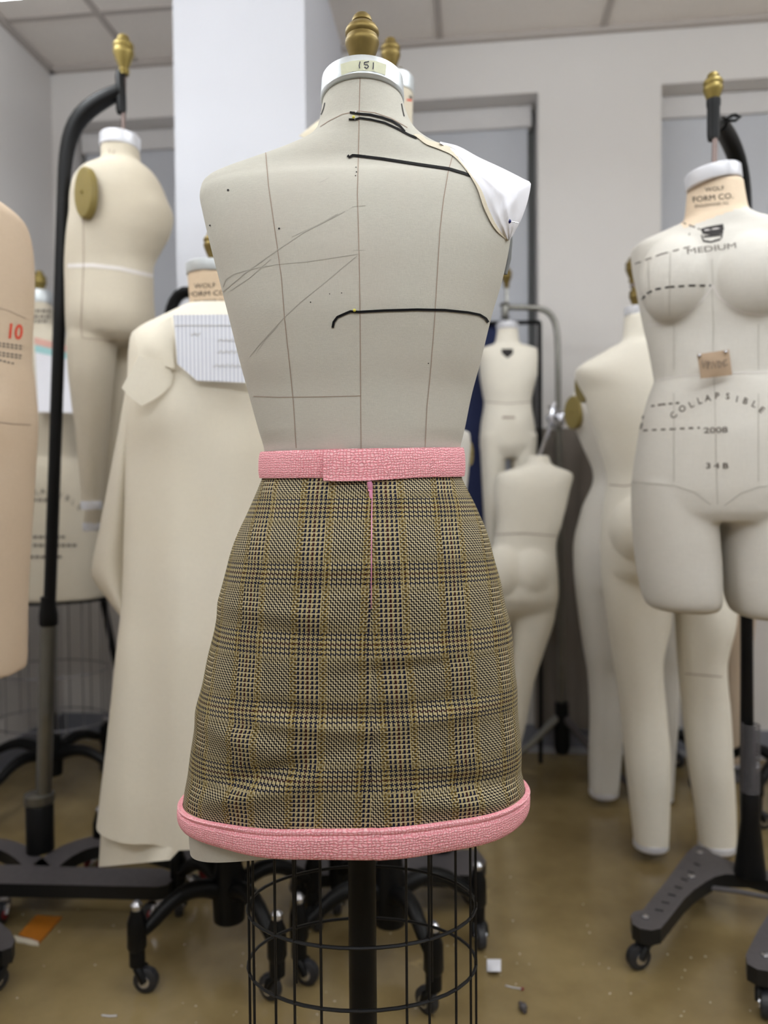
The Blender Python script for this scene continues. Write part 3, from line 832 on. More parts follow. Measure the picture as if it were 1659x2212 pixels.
ribbon('black style tape running across the shoulder blades to the white paper', [(751, 337), (755, 341), (762, 337), (775, 338), (830, 345), (900, 356), (969, 366), (1000, 375), (1026, 384)], 5.8)
ribbon('black style tape across the middle back with a loose curled left end', [(719, 708), (721, 696), (729, 685), (745, 678), (757, 673), (775, 674), (830, 671), (900, 669), (960, 670), (1010, 675), (1035, 680), (1048, 688), (1053, 696)], 5.4)
def interp(pts, t):
    L = [0]
    for a, b in zip(pts, pts[1:]): L.append(L[-1]+math.hypot(b[0]-a[0], b[1]-a[1]))
    x = t*L[-1]; return herm(L, [p[0] for p in pts], x), herm(L, [p[1] for p in pts], x)
inner = [(950, 309), (974, 324), (1003, 358), (1022, 383), (1041, 412), (1056, 452), (1076, 492), (1097, 519)]
outer = [(951, 306), (985, 314), (1035, 340), (1085, 363), (1130, 386), (1147, 396), (1141, 430), (1127, 472), (1113, 499), (1101, 519)]
def sheet(inner, outer, dmid, bul, nu, nv, d_out, wob=0.0):
    def fn(a, b):
        i, o = interp(inner, a), interp(outer, a)
        h = mk.hit(i[0], i[1], .003); di = (h-EYE).dot(FW) if h is not None else dmid
        p = (i[0]+(o[0]-i[0])*b, i[1]+(o[1]-i[1])*b)
        hb = mk.hit(p[0], p[1], .004); d = di+(d_out(a)-di)*(b**1.3) - bul*math.sin(PI*b)*math.sin(PI*a) + wob*(abs(math.sin(9*a+5*b))+.7*abs(math.sin(5*a-11*b+1))+.5*abs(math.sin(17*a+3*b+2))-1.2)*math.sin(PI*b)
        if hb is not None: d = min(d, (hb-EYE).dot(FW))
        q = at(p[0], p[1], d); return q, (EYE-q).normalized()
    return MB().grid(fn, nu, nv, 0, .0008)
tag(sheet(inner, outer, .95, .012, 40, 24, lambda a: .985-.03*a, .004).build('paper_pattern', M['paper'], None, 60), 'crumpled white paper pattern piece pinned over the right shoulder of the large form', 'paper')
in2 = [(893, 291), (903, 298), (920, 311), (946, 321), (975, 334), (1003, 362), (1030, 405), (1046, 450), (1070, 495), (1096, 520)]
in3 = [(896, 289), (908, 291), (926, 303), (952, 309), (985, 326), (1012, 365), (1040, 410), (1056, 450), (1077, 492), (1098, 519)]
tag(sheet(in2, in3, .95, .0, 60, 6, lambda a: .965-.02*a).build('muslin_scrap', M['muslin2'], None, 60), 'frayed strip of beige muslin showing under the white shoulder paper', 'fabric')
def pin(label, px, py, mat, dx=-6, dy=0, r=.0018, host=None):
    h = mk.hit(px, py, .004)
    if h is None: h = at(px, py, .955)
    mb = MB(); mb.join(ball(h, (r, r, r)))
    mb.tube([h, h + RT*(-dx*.0006) + UP*(-dy*.0006) + FW*.006], .0004, 6, 1)
    tag(mb.build('dressmaking_pin', [M[mat], M['chrome']], None), label, 'pin', 'glass headed pins')
pin('yellow headed pin holding the two black tapes at the neck', 765, 257, 'yellow', -6, 8)
pin('yellow headed pin at the left end of the middle back tape', 766, 671, 'yellow', 6, 2)
pin('white headed pin between the two tapes ends at the neck edge', 770, 247, 'whitecap', 4, -4, .0012)
h = at(1100, 478, .935); mb = MB().join(ball(h, (.0026, .0026, .0026))); mb.tube([h, h+RT*.012+FW*.006], .0005, 6, 1)
tag(mb.build('dressmaking_pin', [M['blue'], M['chrome']], None), 'dark blue headed pin stuck in the white shoulder paper', 'pin', 'glass headed pins')

# ------------------------------------------------------------------ shared pieces of the other forms
def neckcap(root, px, py, d, w, h, mat='alu', tilt=0.0, roll=0.0):
    """aluminium cap closing the neck: lathe of width w, height h (px)"""
    c = at(px, py, d); s = d/FPX; r = w/2*s; hh = h*s
    ax = (UP + RT*roll + FW*tilt).normalized()
    return MB().lathe([(r, 0), (r*1.02, hh*.08), (r*1.02, hh*.9), (r*.96, hh), (r*.5, hh*1.04), (0, hh*1.05)], c, 32, 0, ax).build('neck_cap', M[mat], root, 35)
def plate(root, px, py, d, rx, ry, n, mat='olive'):
    """flat oval arm plate facing n"""
    c = at(px, py, d); n = Vector(n).normalized(); u = UP.cross(n).normalized(); v = n.cross(u); s = d/FPX
    mb = MB(); k = 28; vs = []
    for q, (sc, o) in enumerate(((1.0, -.012), (1.0, .002), (.94, .006), (.4, .008), (.08, .008), (.06, .012))):
        vs += [c + n*o + u*(rx*sc*math.cos(2*PI*i/k)) + v*(ry*s*sc*math.sin(2*PI*i/k)) for i in range(k)]
    fs = [[q*k+i, q*k+(i+1) % k, (q+1)*k+(i+1) % k, (q+1)*k+i] for q in range(5) for i in range(k)]
    fs += [list(range(k))[::-1], [5*k+i for i in range(k)]]
    mb.add(vs, fs); mb.build('arm_plate', M[mat], root, 35)
def root_at(name, label, cat, p, group=None): return thing(name, label, cat, (p.x, p.y, 0), group)
def pole_stand(root, p, top, r=.016):
    MB().tube([(p.x, p.y, .09), (p.x, p.y, top)], r, 16).build('pole', M['black'], root)
    MB().lathe([(.034, .08), (.038, .16), (.030, .20), (.024, .26), (.022, .29)], (p.x, p.y, 0), 20).build('hub', M['black'], root)

# ---- A: pinkish form cut by the left edge of the picture
d = 1.5; Xr = [(425, -30), (440, 5), (455, 25), (480, 44), (540, 57), (600, 60), (680, 57), (767, 54), (835, 63), (916, 69), (1004, 64), (1100, 58), (1206, 51), (1341, 45), (1426, 44), (1455, 42)]
rows = [(y, -150-x, x, .115+.02*(y > 850), .11, 2.3) for y, x in Xr]
a = root_at('torso_form', 'pinkish canvas torso form marked with a red 10, cut by the left edge', 'dress form', at(-75, 1060, d))
sk = fuse([Loft(rows, d).mesh(48, 8)], .007, 4)
k = Marks(sk, .0008)
k.text('10', 31, 716, 34, 3, 6, .8, .03)
k.line([(-60, 655), (-20, 660), (20, 672), (55, 688)], 1.6, 1)
for y, x0, x1 in ((742, -40, 50), (748, -40, 48), (762, -40, 46), (768, -40, 44), (780, -20, 32)): k.dash([(x0, y-6), (x1, y+6)], 3.4, 2, 6, 3)
k.line([(-60, 905), (20, 915), (66, 918)], 2, 1)
MB().join(sk).join(k.out).build('body', [M['muslin_p'], M['seam'], M['greyink'], M['redink']], a)
p = at(-75, 1060, d); pole_stand(a, p, .70)
ap = MB(); ap.prism([fl(x, y, .10) for x, y in ((-150, 1900), (-60, 1900), (-10, 1985), (22, 2010), (32, 2030), (26, 2046), (4, 2054), (-30, 2050), (-90, 2030), (-160, 2120), (-210, 2100), (-170, 2000))], (0, 0, -.032), 0, 1)
ap.build('base_plate', [M['iron'], M['ironside']], a, 30)
for q, (x, y) in enumerate(((8, 2030), (-170, 2100), (-120, 1920))):
    e = fl(x, y, .10); caster(a, (e.x, e.y, .066), .026, R(230+q*80), ('ironside', 'chrome', 'rubber'))
# ---- cage form B behind it
d = 2.55
b = root_at('cage_form', 'canvas skirt form with brass finial on a wire cage, standing in the left corner', 'dress form', at(105, 1060, d))
sk = fuse([Loft([(655, 63, 110, .04, .04), (700, 61, 113, .042, .042), (722, 50, 130, .05, .05), (740, 20, 165, .07, .07), (765, 8, 184, .085, .085), (860, 22, 182, .11, .10), (940, 32, 176, .10, .09), (992, 30, 178, .098, .09),
                 (1005, 12, 200, .125, .11), (1060, -12, 222, .15, .13), (1150, -24, 236, .16, .14), (1240, -29, 240, .16, .14), (1288, -30, 240, .16, .14)], d).mesh(48, 8)], .008, 3)
k = Marks(sk, .0015)
txt = 'COLLAPSIBLE'
for i, ch in enumerate(txt):
    t = (i-5)/5.0; k.text(ch, 106+t*66, 1062+26*t*t+ (8*t), 12, 1, t*34)
for y, x0, x1 in ((1080, 70, 130), (1160, 60, 140), (1178, 72, 165), (1203, 52, 135), (672, 66, 108), (684, 62, 110), (694, 68, 105)): k.dash([(x0, y), (x1, y)], 6, 1, 9, 3)
MB().join(sk).join(k.out).build('body', [M['muslin'], M['greyink']], b)
MB().tube([q for q in ringpts(at(105, 1290, d), at(105, 1290, d).z, .208, .155)], .006, 8, closed=True).build('bottom_rim', M['black'], b)
neckcap(b, 86, 657, d, 50, 27); finial(b, at(86, 640, d), .78, 'brass2')
cc = at(105, 1290, d); g = MB()
for z in (cc.z-.24, cc.z-.41): MB().tube(ringpts(cc, z, .19, .145), .0022, 6, closed=True).build('cage_ring', M['wire_grey'], b)
for q in range(14):
    t_ = 2*PI*q/14+.2; p = Vector((cc.x, cc.y, 0))+RT*(.19*math.cos(t_))+FW*(.145*math.sin(t_)); MB().tube([p+UP*(cc.z-.42), p+UP*cc.z], .002, 6).build('cage_wire', M['wire_grey'], b)
pole_stand(b, cc, cc.z+.03); star_legs(b, Vector((cc.x, cc.y, 0)), [R(-12), R(78), R(168), R(258)], .27)
# paper pinned on it
q = [(74, 728), (150, 748), (160, 892), (82, 890)]
pm = MB()
def pf(u, v):
    x = (q[0][0]*(1-u)+q[1][0]*u)*(1-v)+(q[3][0]*(1-u)+q[2][0]*u)*v; y = (q[0][1]*(1-u)+q[1][1]*u)*(1-v)+(q[3][1]*(1-u)+q[2][1]*u)*v
    z = at(x, y, 2.40+.012*math.sin(3*v)); return z, -FW
pm.grid(pf, 8, 10, 0, .0012)
for i_, f in enumerate(pm.f):
    m_ = sum((pm.v[j] for j in f), Vector())/len(f); r_ = (m_-at(112, 748, 2.4)).z
    if i_ < 16: pm.m[i_] = 2
    elif i_ < 32: pm.m[i_] = 1
tag(pm.build('paper_sheet', [M['paper'], M['mintpaper'], M['pinkpaper']], None, 60), 'white paper sheet with mint top edge hanging on the corner cage form', 'paper')

# ---- C: stand with hanging half form
d = 1.95
st = root_at('hanging_stand', 'tall black stand with curved arm holding the half form at left', 'stand', at(92, 1060, d))
pl = MB(); pts = [at(106, 1340, d), at(118, 1000, d), at(128, 700, d), at(137, 420, d), at(140, 360, d), at(147, 310, d), at(165, 262, d), at(195, 232, d), at(225, 213, d), at(258, 197, d)]
pl.tube(pts, [.0155, .0155, .0155, .016, .017, .019, .021, .022, .021, .018], 14, smooth=60); pl.build('curved_arm', M['black'], st)
pl = MB(); pl.tube([at(92, 1800, d), at(105, 1345, d)], .019, 16)
z0, z1 = at(101, 1540, d), at(105, 1360, d)
for i in range(26):
    c = z0+(z1-z0)*(i/25); pl.tube([c+(RT*math.cos(2*PI*j/14)+FW*math.sin(2*PI*j/14))*.0205 + UP*(.004*j/14) for j in range(14)], .0022, 5, closed=True)
pl.build('lower_pole', M['steel'], st)
MB().lathe([(.020, 0), (.023, .004), (.023, .03), (.019, .06), (.018, .075)], at(105, 1352, d), 16).build('collar', M['black'], st)
sl = at(88, 1862, d); sl.z = .105
MB().lathe([(.034, .0), (.034, .115), (.03, .12)], sl, 20).build('socket', M['black'], st)
MB().lathe([(.031, .12), (.036, .125), (.036, .145), (.022, .15)], sl, 20, 0).build('socket_collar', M['steel'], st)
MB().lathe([(.011, 0), (.013, .01), (.013, .09), (.010, .105)], at(262, 245, d), 14).build('hook_sleeve', M['black'], st)
finial(st, at(268, 162, d), .92, 'brass2')
zt, th = .105, .032
def platepoly(pix, zt): return [fl(x, y, zt) for x, y in pix]
bs = MB()
bs.prism(platepoly([(-160, 1905), (340, 1916), (362, 1912), (375, 1900), (374, 1886), (352, 1876), (120, 1872), (60, 1868), (-160, 1868)], zt), (0, 0, -th), 0, 1)
hubp = fl(88, 1862, zt)
def strip(p0, p1, p2, w, zt, th):
    L, Rr = [], []
    for i in range(13):
        t = i/12; p = p0*(1-t)**2+p1*2*t*(1-t)+p2*t*t; dv = ((p1-p0)*(1-t)+(p2-p1)*t); nv = Vector((-dv.y, dv.x, 0)).normalized()*w/2
        L.append(p+nv); Rr.append(p-nv)
    bs.prism(L+Rr[::-1], (0, 0, -th), 0, 1)
zt2 = zt-.002
strip(fl(88, 1880, zt2), fl(200, 1770, zt2), fl(420, 1850, zt2), .07, zt2, th)
strip(fl(88, 1880, zt2), fl(0, 1770, zt2), fl(-170, 1880, zt2), .05, zt2, th)
base = bs.build('base_plate', [M['iron'], M['ironside']], st, 30)
for q, (x, y) in enumerate(((345, 1897), (10, 1895), (-150, 1890), (400, 1850))):
    e = fl(x, y, zt); caster(st, (e.x, e.y, zt-th-.002), .026, R(200+q*70), ('chrome', 'red', 'rubber'))
cf = root_at('half_form', 'cream canvas half form with olive arm plate hanging from the tall black stand at left', 'dress form', at(240, 1060, d))
tor = Loft([(318, 221, 298, .045, .045), (352, 222, 302, .048, .048), (361, 205, 314, .06, .06), (374, 180, 329, .075, .07), (398, 164, 345, .085, .08), (430, 158, 358, .09, .085), (466, 156, 371, .09, .085), (500, 151, 365, .088, .08), (540, 147, 344, .082, .078),
            (577, 145, 328, .078, .075), (640, 147, 328, .085, .085), (690, 149, 331, .092, .09), (725, 150, 328, .085, .085), (745, 160, 310, .06, .06)], d)
l1 = Loft([(690, 156, 262, .055, .05), (744, 151, 252, .070, .045), (800, 154, 246, .07, .04), (852, 159, 241, .064, .035), (936, 169, 234, .055, .03), (1037, 178, 224, .045, .025), (1088, 182, 220, .04, .02), (1100, 183, 219, .04, .02)], d-.012)
l2 = Loft([(700, 215, 329, .05, .07), (744, 225, 318, .045, .07), (800, 228, 292, .04, .06), (900, 222, 266, .03, .055), (1000, 205, 248, .03, .045), (1100, 186, 221, .03, .04), (1140, 182, 216, .03, .04)], d+.08)
sk = fuse([tor.mesh(48, 6), l1.mesh(36, 8), l2.mesh(36, 8)], .006, 3)
k = Marks(sk, .0008)
k.line([(180, 470), (181, 560), (178, 640), (175, 700), (178, 730), (250, 738)], 1.6, 1); k.line([(146, 574), (200, 573), (260, 580), (330, 596)], 9, 2)
k.line([(236, 322), (238, 332)], 2, 1); k.line([(247, 324), (244, 333)], 2, 1)
MB().join(sk).join(k.out).build('body', [M['muslin'], M['seam'], M['whiteseam']], cf)
neckcap(cf, 259, 322, d, 82, 27, 'whitecap', 0, .05)
plate(cf, 183, 416, d-.098, .034, 55, (-.55*RT - FW*.85), 'olive')
MB().tube([at(266, 305, d), at(268, 168, d)], .006, 10).build('hanging_rod', M['rod'], cf)
for nm, lf, y in (('ankle_cap', l1, 1092), ('ankle_cap', l2, 1138)):
    m = MB(); xl, xr, rn, rf, e, ti = lf.par(y); c0 = at((xl+xr)/2, y, lf.d); hw = (xr-xl)/2/FPX*lf.d
    vs = []
    for zz, o in ((.012, .001), (.010, .003), (-.006, .003), (-.010, 0)):
        vs += [c0+UP*zz+RT*((hw+o)*math.cos(2*PI*i/24))+FW*((rn+rf)/2*1.05*math.sin(2*PI*i/24)-(rn-rf)/2) for i in range(24)]
    m.add(vs, [[q*24+i, q*24+(i+1) % 24, (q+1)*24+(i+1) % 24, (q+1)*24+i] for q in range(3) for i in range(24)]+[list(range(24)), [72+i for i in range(24)][::-1]]); m.build(nm, M['whitecap'], cf)

# ---- D: form under the muslin toile
d = 1.67
df = root_at('neck_form', 'dress form with printed canvas neck mostly hidden under the hanging muslin toile', 'dress form', at(472, 1060, d))
sk = fuse([Loft([(590, 406, 508, .05, .05, 2.0), (640, 410, 512, .052, .052, 2.0), (680, 413, 528, .055, .055), (700, 380, 560, .06, .06), (730, 325, 610, .075, .075), (760, 318, 618, .08, .08), (900, 330, 612, .10, .09), (1040, 362, 590, .085, .08), (1200, 318, 632, .12, .11), (1330, 312, 636, .12, .11)], d).mesh(48, 8)], .007, 3)
k = Marks(sk, .0008)
k.text('WOLF', 443, 617, 10, 1, -3, 1.15); k.text('FORM CO.', 449, 634, 11, 1, -3, 1.15); k.text('ENGLEWOOD, N.J.', 452, 650, 7, 1, -4, 1.0)
MB().join(sk).join(k.out).build('body', [M['neckcloth'], M['ink']], df)
neckcap(df, 457, 596, d, 104, 24); finial(df, at(459, 570, d), .66)
p = at(483, 1060, d); pole_stand(df, p, at(480, 1330, d).z+.05, .018)
star_legs(df, Vector((p.x, p.y, 0)), [math.atan2((fl(x, y)-Vector((p.x, p.y, 0))).y, (fl(x, y)-Vector((p.x, p.y, 0))).x) for x, y in ((275, 2150), (600, 2165), (664, 2005), (400, 1995))], .205, .155, .125)
# toile
tl = root_at('muslin_toile', 'cream muslin toile with collar flap draped over the form left of the checked skirt', 'toile', at(430, 1060, d))
def folds(p, py, th):
    if math.sin(th) <= 0: return p
    x = (p-EYE).dot(RT)/((p-EYE).dot(FW)); t_ = max(0, min(1, (py-850)/500))
    o = .010*t_*math.sin(x*42+.6*math.sin(py/300)) + .006*t_*math.sin(x*90+1)
    o += .012*g2(py, 0, 905, 0, 60, 1)*math.sin(x*22+2.2)
    return p - FW*o*math.sin(th)
TL = Loft([(664, 402, 536, .055, .055), (688, 352, 590, .07, .07), (712, 306, 634, .085, .08), (730, 289, 652, .095, .085), (780, 285, 655, .11, .09), (860, 284, 650, .125, .10), (1000, 280, 642, .12, .11), (1280, 274, 650, .14, .13), (1400, 262, 660, .15, .14), (1600, 240, 690, .16, .15), (1700, 228, 700, .165, .15), (1756, 221, 700, .165, .15)], d, 2.6)
mb = TL.mesh(72, 10, disp=folds)
mb.build('body_panel', M['toile'], tl, 60)
def quadpatch(c4, dd, nu=10, nv=10, th=.0015, bul=0.0, uvs=None):
    m = MB()
    def f(u, v):
        x = (c4[0][0]*(1-u)+c4[1][0]*u)*(1-v)+(c4[3][0]*(1-u)+c4[2][0]*u)*v; y = (c4[0][1]*(1-u)+c4[1][1]*u)*(1-v)+(c4[3][1]*(1-u)+c4[2][1]*u)*v
        z = at(x, y, dd(u, v) if callable(dd) else dd) - FW*bul*math.sin(PI*u)*math.sin(PI*v); return z, -FW
    return m.grid(f, nu, nv, 0, th, uvs)
quadpatch([(222, 1725), (425, 1795), (367, 1858), (213, 1873)], lambda u, v: 1.645-.145*u**.6-.012*math.sin(u*9), 24, 12, .0018).build('hem_panel', M['toile'], tl, 60)
quadpatch([(283, 800), (290, 800), (276, 1330), (276, 1330)], 1.62, 4, 20, .0018)
w = MB()
def wing(u, v):
    L = [(288, 735), (268, 860), (240, 1010), (213, 1150), (197, 1237), (228, 1290), (262, 1335)]; Rr = [(300, 735), (300, 860), (296, 1000), (292, 1120), (290, 1230), (285, 1290), (280, 1340)]
    a_, b_ = interp(L, v), interp(Rr, v); z = at(a_[0]+(b_[0]-a_[0])*u, a_[1]+(b_[1]-a_[1])*u, 1.66-.03*math.sin(u*PI*1.3)); return z, -FW
w.grid(wing, 10, 40, 0, .0018); w.build('side_panel', M['toile'], tl, 60)
quadpatch([(291, 722), (371, 684), (376, 797), (300, 772)], lambda u, v: 1.555-.02*v, 12, 12, .0016, .01).build('collar', M['toile'], tl, 60)
fp = MB(); flap = [(300, 769), (345, 778), (368, 795), (374, 812), (370, 832), (350, 852), (328, 866), (307, 877), (286, 862), (262, 838), (280, 806)]
fp.prism([at(x, y, 1.525+.0004*(x-330)) for x, y in flap], FW*.0018); fp.build('collar_flap', M['toile'], tl, 60)
sp_ = MB()
sp_.prism([at(x, y, 1.528) for x, y in ((374, 680), (500, 679), (560, 760), (560, 828), (425, 822), (383, 786))], FW*.0012)
poly = [at(x, y, 1.528) for x, y in ((374, 680), (500, 679), (560, 760), (560, 828), (425, 822), (383, 786))]
for i, f in enumerate(sp_.f): sp_.uv[i] = [((sp_.v[j]-poly[0]).dot(RT), (sp_.v[j]-poly[0]).z) for j in f]
hand = MB()
for y, x0, x1 in ((703, 378, 505), (722, 412, 435), (735, 470, 515), (760, 470, 520), (790, 460, 525)):
    pts = [at(x, y+3*math.sin(x*.55+y)*(0 if y == 703 else 1), 1.5275) for x in range(x0, x1, 3)]; hand.tube(pts, .0006, 5)
o = sp_.build('striped_paper', M['stripe'], None, 60); tag(o, 'white striped paper note pinned to the chest of the muslin toile', 'paper')
hand.build('handwriting', M['pencil'], o)

# ---- E: form standing right behind the big one
d = 1.65
ef = root_at('tall_form', 'taller canvas form standing directly behind the large one, only neck and finial showing', 'dress form', at(835, 1060, d))
sk = fuse([Loft([(195, 798, 892, .046, .046, 2), (240, 800, 891, .046, .046, 2), (285, 798, 890, .048, .05, 2), (300, 716, 910, .06, .06), (316, 676, 920, .075, .075), (345, 664, 925, .08, .08), (500, 690, 935, .10, .10), (760, 715, 930, .09, .09), (1000, 680, 960, .11, .11), (1300, 670, 970, .12, .12)], d).mesh(40, 10)], .008, 2)
k = Marks(sk, .001); k.line([(884, 207), (889, 213)], 4, 1); k.line([(878, 216), (889, 217)], 4, 2)
MB().join(sk).join(k.out).build('body', [M['muslin'], M['ink'], M['redink']], ef)
neckcap(ef, 845, 206, d, 96, 34, 'alu'); finial(ef, at(844, 164, d), .74)
MB().tube([at(845, 150, d), at(868, 148, d)], .003, 8).build('thumb_screw', M['brass'], ef)
p = at(835, 1060, d); pole_stand(ef, p, at(835, 1295, d).z+.05, .02)
star_legs(ef, Vector((p.x, p.y, 0)), [math.atan2((fl(x, y)-Vector((p.x, p.y, 0))).y, (fl(x, y)-Vector((p.x, p.y, 0))).x) for x, y in ((636, 2125), (940, 2200), (1020, 2040), (720, 1975))], .205, .155, .125)
m = MB()
tag(quadpatch([(646, 293), (690, 258), (720, 262), (715, 320)], lambda u, v: 1.585+.02*u, 8, 8, .002, .01).build('muslin_scrap', M['muslin2'], None), 'corner of beige muslin peeking over the left shoulder of the large form', 'fabric')

# ---- J: short-legged collapsible form at right
d = 1.6
jf = root_at('leg_form', 'white short-legged form printed MEDIUM and COLLAPSIBLE hanging at right', 'dress form', at(1542, 1060, d))
torso = Loft([(400, 1487, 1600, .05, .05, 2.0), (440, 1484, 1606, .052, .052, 2.0), (466, 1480, 1612, .054, .054, 2.0), (477, 1466, 1622, .058, .056), (488, 1432, 1652, .060, .056), (499, 1402, 1682, .062, .058, 2.6), (508, 1376, 1706, .064, .06, 3.0), (518, 1363, 1718, .070, .064, 3.2),
              (560, 1366, 1714, .085, .07, 3.0), (605, 1374, 1708, .088, .072, 2.7), (680, 1388, 1697, .085, .075, 2.5), (740, 1401, 1683, .08, .078), (790, 1411, 1674, .08, .08), (818, 1415, 1670, .08, .08), (824, 1412, 1673, .083, .082), (850, 1402, 1682, .090, .09), (900, 1387, 1696, .098, .10), (950, 1378, 1706, .104, .11),
              (1050, 1366, 1717, .106, .12), (1100, 1366, 1717, .10, .12), (1125, 1372, 1712, .085, .10)], d)
jl = Loft([(1040, 1366, 1530, .085, .10), (1100, 1366, 1541, .088, .10), (1160, 1369, 1545, .088, .10), (1220, 1374, 1550, .086, .09), (1270, 1383, 1552, .084, .088), (1300, 1391, 1551, .08, .085), (1316, 1402, 1545, .07, .075), (1323, 1420, 1530, .05, .055)], d)
jr = Loft([(1040, 1556, 1718, .085, .10), (1100, 1560, 1718, .088, .10), (1160, 1564, 1717, .088, .10), (1220, 1569, 1714, .086, .09), (1270, 1574, 1708, .084, .088), (1305, 1582, 1702, .08, .085), (1322, 1592, 1694, .07, .075), (1329, 1608, 1680, .05, .055)], d)
bu = [ball(at(1458, 606, d-.020), (.072, .066, .090)), ball(at(1628, 600, d-.072), (.074, .066, .090))]
jx = at(1542, 1060, d)
def turned(p, py, th):
    u = (p-jx).dot(RT); return p - FW*(.32*u) - RT*(.136*u)
sk = fuse([torso.mesh(56, 5, disp=turned), jl.mesh(40, 6, disp=turned), jr.mesh(40, 6, disp=turned)] + bu, .005, 5)
k = Marks(sk, .0008)
k.text('WOLF', 1544, 408, 9, 2, -6, 1.15); k.text('FORM CO.', 1540, 427, 12, 2, -6, 1.1); k.text('ENGLEWOOD, N.J.', 1538, 443, 8, 2, -6, 1.0)
k.text('MEDIUM', 1537, 537, 12, 3, -7, 1.7)
k.poly([(1513, 495), (1525, 491), (1545, 487), (1562, 484), (1564, 496), (1558, 505), (1535, 508), (1518, 506)], 2); k.line([(1520, 512), (1557, 508)], 4, 2); k.line([(1520, 521), (1536, 523), (1556, 517)], 4, 2); k.line([(1515, 508), (1520, 522)], 3, 2); k.line([(1561, 500), (1558, 516)], 3, 2)
k.line([(1522, 498), (1556, 493)], 2.2, 5)
k.dash([(1476, 482), (1495, 489), (1512, 496)], 3, 3, 7, 6); k.dash([(1488, 506), (1490, 507)], 5, 3)
k.dash([(1372, 570), (1430, 549), (1494, 532)], 2.6, 3, 14, 10); k.dash([(1386, 648), (1398, 634), (1416, 625), (1445, 620), (1490, 617), (1536, 617)], 4.2, 2, 12, 9)
k.line([(1540, 616), (1520, 645), (1490, 674), (1450, 695), (1425, 702), (1400, 701)], 3, 6); k.line([(1540, 616), (1552, 640), (1575, 660), (1605, 674), (1640, 680), (1657, 680)], 4, 6)
k.line([(1538, 560), (1540, 620)], 1.2, 1); k.line([(1538, 625), (1541, 700), (1540, 770), (1544, 850), (1547, 1000), (1550, 1090)], 1.5, 1)
k.line([(1420, 820), (1470, 812), (1540, 808), (1600, 806), (1659, 804)], 2.5, 6)
for x in (1456, 1638): k.line([(x, 700), (x, 800)], 1.2, 1); k.line([(x, 850), (x, 1040)], 1.4, 1)
k.line([(1400, 557), (1403, 640)], 1.2, 1); k.line([(1448, 545), (1446, 680)], 1.2, 1)
k.line([(1366, 1042), (1420, 1046), (1460, 1050), (1500, 1064), (1535, 1090)], 1.8, 1); k.line([(1565, 1092), (1600, 1066), (1640, 1052), (1659, 1050)], 1.8, 1)
arc = 'COLLAPSIBLE'
AX = [1455, 1474, 1493, 1511, 1529, 1549, 1572, 1592, 1610, 1629, 1645]; AY = [897, 883, 874, 866, 860, 855, 856, 862, 866, 873, 885]; AR = [-48, -40, -28, -18, -8, 0, 5, 12, 20, 28, 40]
for c, x, y, r_ in zip(arc, AX, AY, AR): k.text(c, x, y, 14, 3, r_, 1.0, .02)
k.text('2008', 1546, 929, 13, 3, -2, 1.5, .02); k.text('3 4 B', 1549, 1006, 13, 3, 0, 1.35, .03)
k.dash([(1392, 880), (1430, 874), (1470, 870)], 4, 3, 8, 7); k.dash([(1390, 930), (1450, 927), (1512, 924)], 4, 3, 10, 9); k.dash([(1390, 898), (1386, 920), (1382, 934)], 4, 3, 7, 9)
zn = at(1542, 480, d).z
for i_, f in enumerate(sk.f):
    c_ = sum((sk.v[j] for j in f), Vector())/len(f); u_ = (c_-jx).dot(RT)
    if c_.z > zn + .30*u_ and abs(u_) < .075: sk.m[i_] = 7
MB().join(sk).join(k.out).build('body', [M['muslin_w'], M['pencil'], M['ink'], M['greyink'], M['seam'], M['whiteseam'], M['whiteseam'], M['jneck']], jf)
# printed neck cloth
nk = MB()
neckL = Loft([(396, 1486, 1601, .0505, .0505, 2.0), (440, 1483, 1607, .0526, .0526, 2.0), (480, 1476, 1616, .0545, .0545, 2.0)], d)
neckcap(jf, 1542, 400, d, 112, 30, 'whitecap', 0, -.13)
MB().tube([at(1543, 372, d), at(1545, 240, d)], .0055, 10).build('hanging_rod', M['rod'], jf)
tg = MB(); c4 = [(1506, 765), (1575, 755), (1582, 810), (1514, 818)]
tg = quadpatch(c4, 1.498, 6, 6, .0012, .004); tgo = tg.build('size_tag', M['card'], None, 60); tag(tgo, 'brown card tag with pencilled word pinned at the waist of the short-legged form', 'tag')
hand = MB()
for st_ in ([(1516, 778), (1520, 795), (1525, 779)], [(1529, 797), (1529, 780), (1535, 783), (1531, 788)], [(1538, 796), (1540, 780), (1546, 795), (1548, 779)], [(1552, 794), (1552, 779), (1559, 784), (1556, 793), (1552, 794)], [(1571, 776), (1563, 780), (1564, 792), (1573, 786)]):
    hand.tube([at(x, y, 1.4965-.0025) for x, y in st_], .0007, 5)
hand.build('pencilled_word', M['greyink'], tgo)
for nm, x, y in (('left', 1511, 768), ('right', 1568, 760)):
    tag(MB().join(ball(at(x, y, 1.494), (.0035, .003, .0035))).tube([at(x, y, 1.494), at(x, y, 1.51)], .0008, 6).build('push_pin', M['chrome'], None), 'small silver push pin in the upper %s corner of the brown card tag' % nm, 'pin', 'push pins on the card tag')
